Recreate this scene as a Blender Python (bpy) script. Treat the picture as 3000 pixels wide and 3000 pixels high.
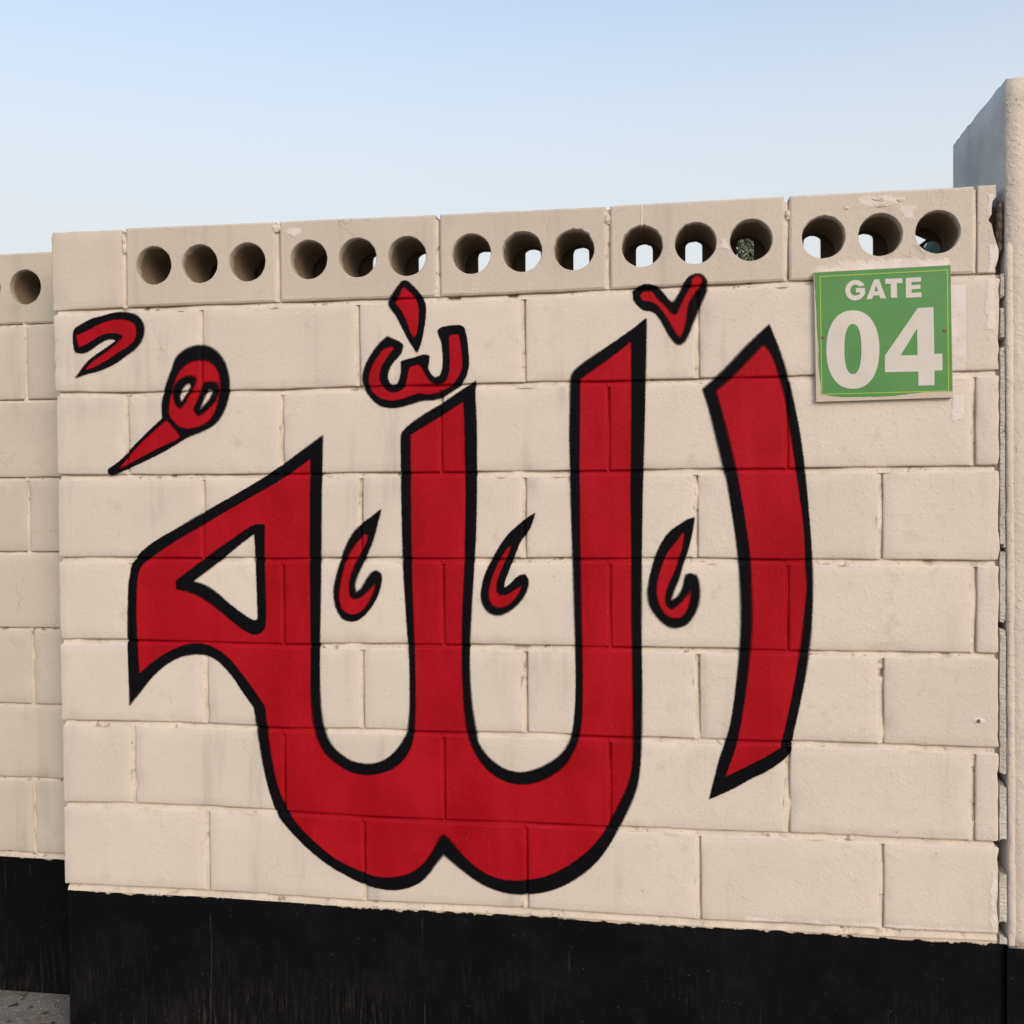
import bpy, bmesh, math, random
import numpy as np
from math import pi
from mathutils import Vector, Matrix, noise, geometry
# ------------------------------------------------------------------ measured layout, in metres: wall plane (x along the wall, z up)
CAM = ([1.55096,-2.37946,1.38102],[-0.02076,0.15818,-0.007991],36.0)
SB = 0.1827
HJ = {0:[(0.0028,1.8393),(0.1946,1.8409),(0.4054,1.8408),(0.6001,1.8393),(0.7993,1.8392),(0.9987,1.8372),(1.2019,1.8379),(1.3985,1.839),(1.8013,1.8429),(2.2005,1.8429)],1:[(0.0034,1.6356),(0.1966,1.6294),(0.6,1.6284),(0.7969,1.6302),(1.0018,1.63),(1.2002,1.6306),(1.3985,1.6291),(1.5988,1.629),(2.1953,1.6308)],2:[(0.0052,1.4249),(0.3991,1.4223),(0.6013,1.4229),(0.9998,1.4229),(1.1986,1.4209),(1.3972,1.4221),(1.8003,1.4225),(2.0018,1.4227),(2.1956,1.4228)],3:[(0.0057,1.2161),(0.396,1.2171),(0.6026,1.2157),(0.8054,1.2182),(1.0056,1.2169),(1.202,1.2174),(1.3985,1.218),(1.5971,1.2191),(1.7998,1.2167),(2.0039,1.2161),(2.2013,1.2144)],4:[(0.0062,1.0072),(0.1976,1.0108),(0.3984,1.0086),(0.5998,1.0066),(0.803,1.0085),(1.0036,1.0118),(1.2004,1.0112),(1.4009,1.012),(1.5998,1.0116),(1.7993,1.0107),(2.0038,1.0094),(2.2016,1.0099)],5:[(0.0082,0.8011),(0.2012,0.8045),(0.4037,0.8042),(0.6026,0.8),(0.8006,0.8026),(1.0016,0.8021),(1.2001,0.8042),(1.3984,0.8026),(1.6013,0.8014),(1.7988,0.8039),(2.0037,0.8031),(2.1963,0.8004)],6:[(0.0087,0.5909),(0.2006,0.5973),(0.3964,0.5974),(0.5944,0.595),(0.8009,0.5907),(0.9996,0.5903),(1.1984,0.5926),(1.3972,0.5913),(1.6028,0.5906),(1.7984,0.5933),(2.0036,0.5919),(2.1966,0.5925)],7:[(0.0048,0.3811),(0.3974,0.3848),(0.7998,0.3813),(1.1994,0.386),(1.602,0.3825),(2.0058,0.3853),(2.2245,0.3885)]}
TOP = [(0.011,2.0411),(0.1894,2.0396),(0.2122,2.042),(0.5892,2.0384),(0.6095,2.0387),(0.9903,2.0359),(1.0096,2.0361),(1.3912,2.0344),(1.407,2.0356),(1.7937,2.037),(1.8133,2.0372),(2.1871,2.0369),(2.2438,2.0373)]
VJ = {0:[(0.0003,1.9393),(0.1975,1.9311),(0.6,1.9338),(0.9984,1.9356),(1.4003,1.9363),(1.8015,1.9361),(2.2036,1.9349)],1:[(0.0024,1.7393),(0.3989,1.7278),(0.7994,1.7352),(1.2017,1.7354),(1.6017,1.747)],2:[(0.0058,1.5321),(0.1985,1.5289),(0.6034,1.5287),(1.0015,1.5283),(1.3985,1.5336),(1.7994,1.5264),(2.1976,1.5308)],3:[(0.0063,1.3243),(0.3969,1.3228),(0.8013,1.3212),(1.1997,1.3197),(1.5975,1.3181),(2.0028,1.3165)],4:[(0.0053,1.1158),(0.1979,1.1175),(0.6027,1.121),(1.0028,1.1245),(1.3991,1.128),(1.7996,1.1315),(2.2003,1.1233)],5:[(0.0057,0.8998),(0.399,0.9084),(0.8005,0.9043),(1.1996,0.9008),(1.5994,0.9102),(2.0038,0.896)],6:[(0.007,0.6967),(0.2017,0.7034),(0.5998,0.6908),(1.0006,0.6924),(1.3972,0.6946),(1.7997,0.6854),(2.1976,0.6892)],7:[(0.0067,0.4793),(0.397,0.4978),(0.8009,0.4781),(1.1989,0.4853),(1.6012,0.4934),(2.0047,0.4902)]}
HOLES = [(0.2757,1.9462),(0.3973,1.9454),(0.5209,1.9445),(0.6778,1.9436),(0.8005,1.943),(0.9226,1.9414),(1.079,1.9399),(1.1998,1.9395),(1.3215,1.9383),(1.478,1.9395),(1.5989,1.9409),(1.7225,1.9426),(1.8806,1.9416),(2.002,1.9413),(2.1228,1.9417)]
LH = [1.8446,1.6378,1.4256,1.2214,1.0121,0.802,0.5968,0.389]
LTOP = 2.0398
LV = {1:-0.2004,3:-0.2004,5:-0.1951,7:-0.1982}
LHOLE = (-0.1987,1.947)
PL = [(0.012,0.3692),(0.4029,0.3757),(0.7273,0.3714),(0.8755,0.372),(1.2207,0.3664),(1.55,0.3671),(1.6235,0.3653),(1.9555,0.366),(2.2191,0.3657)]
GLYPHS = {'hook':{'outer':[[(0.0577,1.7927),(0.0651,1.8013),(0.1088,1.8219),(0.128,1.8243),(0.1664,1.834),(0.1902,1.8358),(0.2186,1.8313),(0.2373,1.8219),(0.2488,1.804),(0.2509,1.7842),(0.2448,1.7625),(0.2289,1.7433),(0.2026,1.7265),(0.1737,1.7075),(0.1497,1.6971),(0.1159,1.6861),(0.0919,1.6832),(0.0579,1.6708),(0.0751,1.6903),(0.0924,1.7119),(0.1119,1.7269),(0.1409,1.7437),(0.1651,1.7584),(0.1747,1.7656),(0.1652,1.7681),(0.1509,1.7676),(0.1365,1.7623),(0.1122,1.7468),(0.0977,1.7383),(0.0807,1.7335),(0.0639,1.7371),(0.0583,1.7461),(0.0563,1.7684)]],'red':[[(0.0657,1.7813),(0.0986,1.7914),(0.1277,1.8067),(0.1613,1.8157),(0.1899,1.8178),(0.2182,1.8094),(0.2284,1.7981),(0.2295,1.7805),(0.2245,1.7632),(0.2077,1.7483),(0.1789,1.7338),(0.1548,1.719),(0.1259,1.7044),(0.1065,1.6961),(0.0862,1.6922),(0.102,1.7095),(0.1262,1.7243),(0.1504,1.739),(0.177,1.758),(0.1924,1.7729),(0.1845,1.7798),(0.1655,1.7835),(0.1416,1.7811),(0.1271,1.775),(0.1029,1.7625),(0.0883,1.7541),(0.0728,1.7501),(0.0683,1.7636)]]},'waw':{'outer':[[(0.3952,1.747),(0.4183,1.7442),(0.4412,1.7305),(0.4593,1.7083),(0.4703,1.6777),(0.4736,1.6474),(0.4718,1.6215),(0.4622,1.5914),(0.448,1.5656),(0.4292,1.5464),(0.4013,1.5339),(0.3709,1.5235),(0.3451,1.513),(0.3214,1.498),(0.2978,1.4852),(0.2646,1.4703),(0.236,1.4574),(0.1977,1.4425),(0.1689,1.4304),(0.1521,1.4261),(0.146,1.4333),(0.1452,1.443),(0.1597,1.4517),(0.1839,1.4669),(0.2081,1.4931),(0.237,1.5191),(0.2658,1.5449),(0.2944,1.5685),(0.2924,1.5905),(0.2952,1.6167),(0.3027,1.6428),(0.3125,1.6709),(0.3222,1.6903),(0.3271,1.7077),(0.3343,1.7205),(0.3532,1.7352),(0.372,1.7434)]],'red':[[(0.3946,1.7093),(0.4132,1.7087),(0.4292,1.7005),(0.4428,1.6828),(0.4493,1.6566),(0.4481,1.6372),(0.4441,1.6134),(0.4368,1.5875),(0.4249,1.5661),(0.4085,1.5511),(0.3828,1.5429),(0.3595,1.5402),(0.3362,1.5459),(0.3248,1.5592),(0.3123,1.5726),(0.3113,1.5945),(0.3163,1.6162),(0.3214,1.6423),(0.3336,1.6726),(0.3526,1.6961),(0.3737,1.7064)],[(0.3061,1.5639),(0.3429,1.5217),(0.331,1.5132),(0.2933,1.4984),(0.2553,1.4814),(0.2219,1.4642),(0.1979,1.4535),(0.1715,1.4405),(0.1885,1.458),(0.2103,1.482),(0.2368,1.5081),(0.2656,1.5318),(0.2942,1.5554)]],'over':[[(0.3732,1.6716),(0.3847,1.6669),(0.3855,1.656),(0.3726,1.6324),(0.3607,1.6153),(0.3534,1.6001),(0.3416,1.5917),(0.3324,1.5962),(0.3256,1.6117),(0.3236,1.6335),(0.3286,1.6509),(0.3428,1.6636),(0.3569,1.6698)],[(0.403,1.6513),(0.4216,1.6565),(0.4377,1.6526),(0.4445,1.6416),(0.4419,1.6243),(0.4347,1.6071),(0.4207,1.5922),(0.4019,1.5774),(0.3879,1.572),(0.3811,1.58),(0.3765,1.5888),(0.3861,1.606),(0.3933,1.6211),(0.3958,1.6341)]],'hole':[[(0.3696,1.6521),(0.3713,1.6433),(0.3609,1.6305),(0.3465,1.6068),(0.342,1.6157),(0.3432,1.6309),(0.3518,1.6438),(0.3612,1.6523)],[(0.4213,1.6378),(0.4268,1.6333),(0.4234,1.6182),(0.4092,1.6011),(0.3951,1.5893),(0.4023,1.6056),(0.4096,1.6229),(0.4143,1.6336)]]},'dagger':{'outer':[[(0.9112,1.8846),(0.9242,1.8832),(0.9349,1.8731),(0.952,1.8557),(0.9647,1.8365),(0.9697,1.8196),(0.9686,1.7945),(0.964,1.7654),(0.9573,1.7363),(0.9506,1.7197),(0.9462,1.7073),(0.9377,1.7222),(0.9249,1.7415),(0.9121,1.7671),(0.8951,1.8012),(0.8779,1.8229),(0.8759,1.8377),(0.8848,1.8499),(0.8958,1.8663)]],'red':[[(0.9132,1.8698),(0.9325,1.8544),(0.9432,1.8414),(0.9516,1.8202),(0.9513,1.7909),(0.949,1.7701),(0.9445,1.7535),(0.9379,1.7453),(0.9273,1.7666),(0.921,1.7878),(0.9083,1.8134),(0.8933,1.8307),(0.9043,1.8513)]]},'shadda':{'outer':[[(0.8737,1.7536),(0.8858,1.7469),(0.9032,1.7401),(0.9126,1.7314),(0.9094,1.7126),(0.8984,1.7003),(0.8852,1.688),(0.8763,1.6714),(0.8726,1.6546),(0.8781,1.6397),(0.8868,1.634),(0.8977,1.6392),(0.9045,1.658),(0.9068,1.6748),(0.9048,1.6917),(0.9157,1.6956),(0.9418,1.7011),(0.9634,1.7076),(0.9763,1.7043),(0.9749,1.6876),(0.9718,1.6772),(0.9781,1.6603),(0.9887,1.6517),(1.0017,1.6555),(1.0083,1.6763),(1.0086,1.7097),(1.0046,1.739),(0.9962,1.756),(0.9963,1.7643),(1.0049,1.7703),(1.0285,1.7737),(1.0541,1.7741),(1.0625,1.7663),(1.0687,1.737),(1.0713,1.7037),(1.0724,1.6829),(1.0679,1.658),(1.0571,1.6374),(1.0442,1.6252),(1.027,1.6152),(1.0054,1.6031),(0.9839,1.5973),(0.9623,1.5978),(0.945,1.594),(0.9189,1.5861),(0.8884,1.5804),(0.8622,1.5831),(0.8448,1.5919),(0.8275,1.6092),(0.8145,1.6307),(0.8095,1.652),(0.8128,1.6731),(0.8218,1.694),(0.8375,1.7189),(0.8552,1.7394),(0.8662,1.7475)]],'red':[[(0.8769,1.7282),(0.89,1.7257),(0.8855,1.7175),(0.8678,1.6969),(0.8581,1.6803),(0.8521,1.6593),(0.855,1.6424),(0.8671,1.6252),(0.8844,1.6172),(0.9063,1.6222),(0.9173,1.6346),(0.9218,1.6576),(0.9264,1.6785),(0.9502,1.6841),(0.9567,1.6776),(0.9672,1.6564),(0.98,1.6393),(0.9972,1.6339),(1.0144,1.6406),(1.0231,1.6592),(1.0255,1.6883),(1.0246,1.7217),(1.024,1.7509),(1.0475,1.7523),(1.0516,1.7334),(1.0555,1.7),(1.0566,1.675),(1.0487,1.6543),(1.0357,1.6359),(1.0142,1.6218),(0.9926,1.6131),(0.9668,1.6103),(0.9496,1.6157),(0.9322,1.6102),(0.906,1.6011),(0.8799,1.5975),(0.8537,1.6044),(0.8363,1.6175),(0.8256,1.6368),(0.8258,1.66),(0.8327,1.681),(0.846,1.7017),(0.8594,1.7203)]]},'vee':{'outer':[[(1.4569,1.8384),(1.4731,1.8507),(1.4932,1.8539),(1.5133,1.8464),(1.5232,1.8358),(1.5387,1.8143),(1.547,1.8074),(1.5591,1.8232),(1.5735,1.854),(1.5855,1.8679),(1.6022,1.8728),(1.6164,1.8686),(1.6246,1.8563),(1.6258,1.8406),(1.6234,1.828),(1.6054,1.789),(1.5894,1.749),(1.5774,1.7213),(1.5693,1.7135),(1.561,1.7109),(1.5526,1.714),(1.5368,1.7347),(1.5169,1.7756),(1.501,1.7903),(1.4845,1.7909),(1.4688,1.8015),(1.4568,1.8186)]],'red':[[(1.4726,1.826),(1.4799,1.8366),(1.5016,1.8358),(1.5111,1.8197),(1.5326,1.7996),(1.5445,1.7827),(1.5549,1.7803),(1.5637,1.7985),(1.5782,1.8293),(1.5902,1.8456),(1.5902,1.8601),(1.6022,1.868),(1.614,1.8615),(1.6128,1.8471),(1.5996,1.8308),(1.5877,1.812),(1.5817,1.8019),(1.5775,1.7615),(1.5694,1.7336),(1.5626,1.7257),(1.5488,1.7464),(1.529,1.7833),(1.5086,1.8082),(1.493,1.8128),(1.477,1.8154)]]},'alif':{'outer':[[(1.762,1.7522),(1.7774,1.7151),(1.7966,1.659),(1.8119,1.5952),(1.8271,1.5196),(1.8385,1.44),(1.8479,1.3287),(1.8517,1.2826),(1.8565,1.2031),(1.8564,1.1234),(1.8524,1.0435),(1.8414,0.9634),(1.8258,0.8828),(1.8082,0.806),(1.8093,0.7879),(1.8023,0.7738),(1.7554,0.7377),(1.7239,0.7235),(1.6764,0.6932),(1.6247,0.6688),(1.6369,0.7182),(1.6469,0.7593),(1.657,0.7891),(1.673,0.8384),(1.6851,0.9197),(1.6933,1.0008),(1.6983,1.0816),(1.6958,1.1622),(1.6921,1.2266),(1.6806,1.3151),(1.6652,1.4117),(1.6612,1.422),(1.6477,1.4785),(1.6282,1.5632),(1.6133,1.6097),(1.6324,1.6254),(1.668,1.6585),(1.7074,1.7014),(1.7386,1.7303)]],'red':[[(1.7483,1.7061),(1.7618,1.6938),(1.7734,1.6676),(1.7831,1.6355),(1.7926,1.6036),(1.8003,1.5597),(1.8078,1.508),(1.8192,1.4283),(1.8325,1.3288),(1.8382,1.2748),(1.84,1.2031),(1.8438,1.1631),(1.8379,1.0993),(1.8299,1.0272),(1.8182,0.9509),(1.8025,0.8741),(1.7887,0.8134),(1.7848,0.7932),(1.7555,0.7731),(1.7162,0.7515),(1.6607,0.7212),(1.6727,0.7561),(1.6847,0.7859),(1.6988,0.8553),(1.7109,0.9405),(1.7189,1.0214),(1.7231,1.0819),(1.7205,1.1623),(1.7195,1.2267),(1.708,1.3111),(1.6927,1.4034),(1.6888,1.4217),(1.6753,1.4821),(1.6598,1.5466),(1.6434,1.6051),(1.6758,1.6304),(1.7112,1.6673)]]},'comma_a':{'outer':[[(0.8552,1.3415),(0.8437,1.3013),(0.8347,1.2672),(0.8233,1.2417),(0.8097,1.2118),(0.794,1.1818),(0.7848,1.1561),(0.789,1.14),(0.8002,1.1456),(0.8137,1.1691),(0.8272,1.1884),(0.8404,1.1928),(0.8526,1.1843),(0.8541,1.1651),(0.8441,1.1309),(0.8262,1.101),(0.8038,1.0772),(0.7815,1.0662),(0.7594,1.0703),(0.7505,1.0766),(0.7365,1.1),(0.7315,1.13),(0.7317,1.1473),(0.7397,1.1815),(0.7522,1.2201),(0.7615,1.2458),(0.7796,1.2801),(0.802,1.3034),(0.8331,1.3247)]],'red':[[(0.8105,1.28),(0.8202,1.2778),(0.8169,1.2587),(0.8012,1.2331),(0.7853,1.2032),(0.7739,1.1732),(0.77,1.1475),(0.7734,1.1283),(0.7844,1.122),(0.8,1.1263),(0.8178,1.1415),(0.8379,1.1629),(0.8332,1.1394),(0.8174,1.1094),(0.7996,1.09),(0.7795,1.0834),(0.7596,1.0896),(0.7508,1.1002),(0.7448,1.1216),(0.746,1.143),(0.7545,1.186),(0.7656,1.2202),(0.7836,1.2502)]]},'comma_b':{'outer':[[(1.2276,1.3301),(1.2212,1.3085),(1.2126,1.2878),(1.1936,1.265),(1.185,1.2463),(1.1743,1.2192),(1.1614,1.1879),(1.1528,1.1649),(1.1514,1.1523),(1.1633,1.1587),(1.1782,1.1754),(1.1887,1.183),(1.2014,1.1847),(1.2097,1.1756),(1.2104,1.159),(1.2031,1.1381),(1.1882,1.1171),(1.167,1.0982),(1.1458,1.0875),(1.1288,1.0864),(1.1119,1.0934),(1.0993,1.11),(1.0943,1.1289),(1.0975,1.1582),(1.1063,1.1876),(1.1214,1.2169),(1.1429,1.2546),(1.1643,1.2817),(1.1855,1.3003),(1.2024,1.3148)]],'red':[[(1.1704,1.2567),(1.166,1.2379),(1.1531,1.2129),(1.1402,1.1836),(1.1328,1.1626),(1.1335,1.1417),(1.1419,1.1343),(1.1588,1.1357),(1.1801,1.1504),(1.1936,1.1589),(1.1906,1.1463),(1.1778,1.1254),(1.1586,1.1085),(1.1395,1.1033),(1.1247,1.1082),(1.1155,1.1207),(1.1131,1.1374),(1.1189,1.1667),(1.1297,1.1961),(1.1448,1.2254),(1.1576,1.2442)]]},'comma_c':{'outer':[[(1.5954,1.3175),(1.5935,1.3033),(1.5873,1.2669),(1.5752,1.2264),(1.5671,1.205),(1.5601,1.1776),(1.5479,1.149),(1.5411,1.1266),(1.5539,1.1328),(1.5668,1.1533),(1.5709,1.1777),(1.575,1.1866),(1.585,1.1899),(1.599,1.1839),(1.606,1.1657),(1.6066,1.1292),(1.5966,1.0966),(1.5785,1.072),(1.5664,1.0658),(1.5456,1.0602),(1.5215,1.0713),(1.4974,1.0996),(1.4874,1.124),(1.4863,1.1485),(1.4918,1.1813),(1.5041,1.2262),(1.5183,1.2587),(1.5386,1.2873),(1.5675,1.3055),(1.5795,1.3134)]],'red':[[(1.5674,1.2831),(1.5505,1.2587),(1.5303,1.2343),(1.518,1.2018),(1.5078,1.1651),(1.5065,1.1406),(1.5136,1.112),(1.5296,1.0898),(1.5497,1.083),(1.5665,1.0881),(1.5786,1.1046),(1.5847,1.129),(1.586,1.1492),(1.5748,1.137),(1.5667,1.1264),(1.5538,1.1124),(1.5398,1.1049),(1.5297,1.1142),(1.5266,1.1325),(1.534,1.1611),(1.5502,1.1938),(1.5603,1.2263),(1.5673,1.2466),(1.5714,1.2791)]]},'word':{'outer':[[(0.7104,1.5201),(0.7091,1.4923),(0.7071,1.4179),(0.7049,1.3702),(0.702,1.1986),(0.696,1.0049),(0.6947,0.8969),(0.6996,0.8279),(0.7082,0.7935),(0.7236,0.7638),(0.7466,0.744),(0.7731,0.7277),(0.813,0.7217),(0.844,0.7279),(0.8706,0.7439),(0.8929,0.7681),(0.9085,0.7942),(0.9143,0.8082),(0.9192,0.8595),(0.9198,0.9234),(0.9192,0.9872),(0.9142,1.0509),(0.9106,1.1145),(0.9062,1.1994),(0.904,1.3265),(0.9034,1.4322),(0.9036,1.4515),(0.903,1.5148),(0.9074,1.5252),(0.9315,1.5459),(0.9664,1.5683),(1.001,1.5865),(1.0441,1.6149),(1.0891,1.6429),(1.0858,1.6034),(1.0895,1.5534),(1.0893,1.4283),(1.0879,1.3675),(1.0859,1.2838),(1.0786,1.1791),(1.0727,1.095),(1.0677,1.0109),(1.0671,0.9477),(1.0716,0.8719),(1.0829,0.8046),(1.0857,0.7826),(1.109,0.7496),(1.1385,0.7274),(1.1639,0.7177),(1.1893,0.7154),(1.2188,0.7218),(1.2525,0.7377),(1.2818,0.7595),(1.2987,0.7809),(1.3093,0.8062),(1.3158,0.8489),(1.3196,0.9113),(1.319,1.0066),(1.3167,1.1183),(1.3135,1.2423),(1.3102,1.366),(1.3095,1.4483),(1.3078,1.5082),(1.3105,1.5903),(1.3109,1.6435),(1.3213,1.6617),(1.3543,1.6853),(1.3953,1.7107),(1.4361,1.7379),(1.4646,1.7572),(1.488,1.7766),(1.4877,1.7159),(1.4848,1.627),(1.4827,1.5257),(1.4789,1.424),(1.477,1.3648),(1.4747,1.2424),(1.4733,1.1198),(1.4727,1.0174),(1.474,0.9559),(1.4734,0.8532),(1.4716,0.7987),(1.4692,0.7409),(1.4628,0.6954),(1.4463,0.6493),(1.4256,0.6071),(1.4007,0.5603),(1.3757,0.5217),(1.3466,0.4911),(1.3048,0.4596),(1.2629,0.4385),(1.2208,0.4279),(1.1784,0.4235),(1.136,0.4275),(1.0935,0.4421),(1.0593,0.4638),(1.025,0.4896),(0.9992,0.5097),(0.9817,0.4896),(0.9641,0.4631),(0.942,0.4405),(0.9156,0.4262),(0.8759,0.4164),(0.8318,0.4197),(0.7875,0.4323),(0.7431,0.454),(0.7288,0.4601),(0.6842,0.4879),(0.6394,0.525),(0.5945,0.571),(0.5767,0.6008),(0.5591,0.6526),(0.5461,0.709),(0.5377,0.7612),(0.5292,0.8178),(0.5251,0.8493),(0.5207,0.858),(0.4936,0.8922),(0.471,0.9268),(0.4436,0.9569),(0.4161,0.9761),(0.3928,0.9815),(0.3602,0.981),(0.3273,0.9724),(0.2939,0.9541),(0.2604,0.9268),(0.2265,0.8861),(0.1948,0.8498),(0.1929,0.93),(0.1915,1.0189),(0.1931,1.1078),(0.197,1.1744),(0.2055,1.2011),(0.2227,1.2277),(0.2468,1.2476),(0.2802,1.2697),(0.3275,1.2938),(0.3982,1.333),(0.4681,1.3696),(0.5374,1.406),(0.5879,1.4379),(0.6061,1.4486),(0.6517,1.4803),(0.6834,1.5013)]],'red':[[(0.6775,1.4626),(0.6744,1.3275),(0.6728,1.1985),(0.6727,1.0045),(0.6704,0.8963),(0.6749,0.8272),(0.6835,0.7885),(0.7009,0.7501),(0.7186,0.7323),(0.7462,0.7129),(0.7728,0.6996),(0.8083,0.6944),(0.8437,0.7),(0.8791,0.7141),(0.9101,0.743),(0.9258,0.7777),(0.9318,0.8173),(0.9345,0.9024),(0.9336,0.9874),(0.931,1.0724),(0.9284,1.1571),(0.9276,1.2418),(0.927,1.3686),(0.9279,1.4531),(0.9273,1.4723),(0.9278,1.5165),(0.9661,1.539),(1.0093,1.5633),(1.0576,1.5937),(1.0596,1.5331),(1.0603,1.4286),(1.0614,1.3677),(1.059,1.2839),(1.0555,1.179),(1.0499,1.0948),(1.0477,0.9894),(1.0495,0.905),(1.0561,0.8208),(1.0664,0.782),(1.0875,0.7404),(1.1171,0.7097),(1.151,0.6913),(1.1848,0.6857),(1.2185,0.6904),(1.2564,0.7065),(1.2942,0.7349),(1.3153,0.773),(1.3279,0.8067),(1.3344,0.8494),(1.3363,0.9532),(1.3344,1.0358),(1.3324,1.1597),(1.332,1.2834),(1.3319,1.4069),(1.3312,1.4256),(1.3327,1.5283),(1.3343,1.6389),(1.3746,1.6664),(1.4156,1.6937),(1.4523,1.7231),(1.4525,1.6278),(1.4519,1.5262),(1.4497,1.4243),(1.4486,1.365),(1.4503,1.2424),(1.4496,1.1196),(1.4508,1.0171),(1.4518,0.9143),(1.4522,0.8321),(1.4519,0.7693),(1.4487,0.7278),(1.4383,0.6903),(1.4135,0.6396),(1.3885,0.5888),(1.3635,0.5545),(1.3344,0.5259),(1.2968,0.4969),(1.2547,0.4739),(1.2126,0.4611),(1.1703,0.456),(1.1277,0.4588),(1.0852,0.4778),(1.051,0.5058),(1.0254,0.5343),(1.0083,0.554),(0.9993,0.5596),(0.991,0.5532),(0.9732,0.5191),(0.9556,0.4926),(0.9292,0.4677),(0.8939,0.453),(0.8498,0.4465),(0.81,0.453),(0.7701,0.4683),(0.7434,0.48),(0.7203,0.4923),(0.6756,0.5267),(0.6309,0.5682),(0.6131,0.5936),(0.5908,0.6364),(0.5755,0.6883),(0.565,0.7489),(0.5588,0.8011),(0.5527,0.8578),(0.5483,0.863),(0.5257,0.8952),(0.4942,0.9361),(0.467,0.9684),(0.4349,0.9941),(0.4026,1.0067),(0.37,1.0092),(0.3324,1.0011),(0.2944,0.9829),(0.261,0.9623),(0.2224,0.9306),(0.2188,0.9972),(0.2164,1.0858),(0.219,1.1524),(0.2244,1.1879),(0.2365,1.2056),(0.2606,1.2234),(0.3271,1.2652),(0.3977,1.3024),(0.4677,1.3414),(0.537,1.3778),(0.6057,1.4139)]],'over':[[(0.5314,1.3042),(0.5588,1.3041),(0.557,1.2414),(0.5581,1.1546),(0.5592,1.0591),(0.5507,1.0395),(0.5322,1.0305),(0.5094,1.0367),(0.4729,1.0624),(0.4363,1.0927),(0.3997,1.1186),(0.3626,1.1358),(0.3243,1.1434),(0.3237,1.1641),(0.3729,1.1994),(0.4199,1.2324),(0.4666,1.2631),(0.5083,1.2912)]],'hole':[[(0.5311,1.2804),(0.534,1.2196),(0.5359,1.1328),(0.5374,1.0697),(0.5258,1.0675),(0.5008,1.0823),(0.4643,1.1081),(0.4324,1.1363),(0.4002,1.1558),(0.37,1.1631),(0.41,1.1909),(0.4521,1.2216),(0.494,1.2543)]]}}
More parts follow.
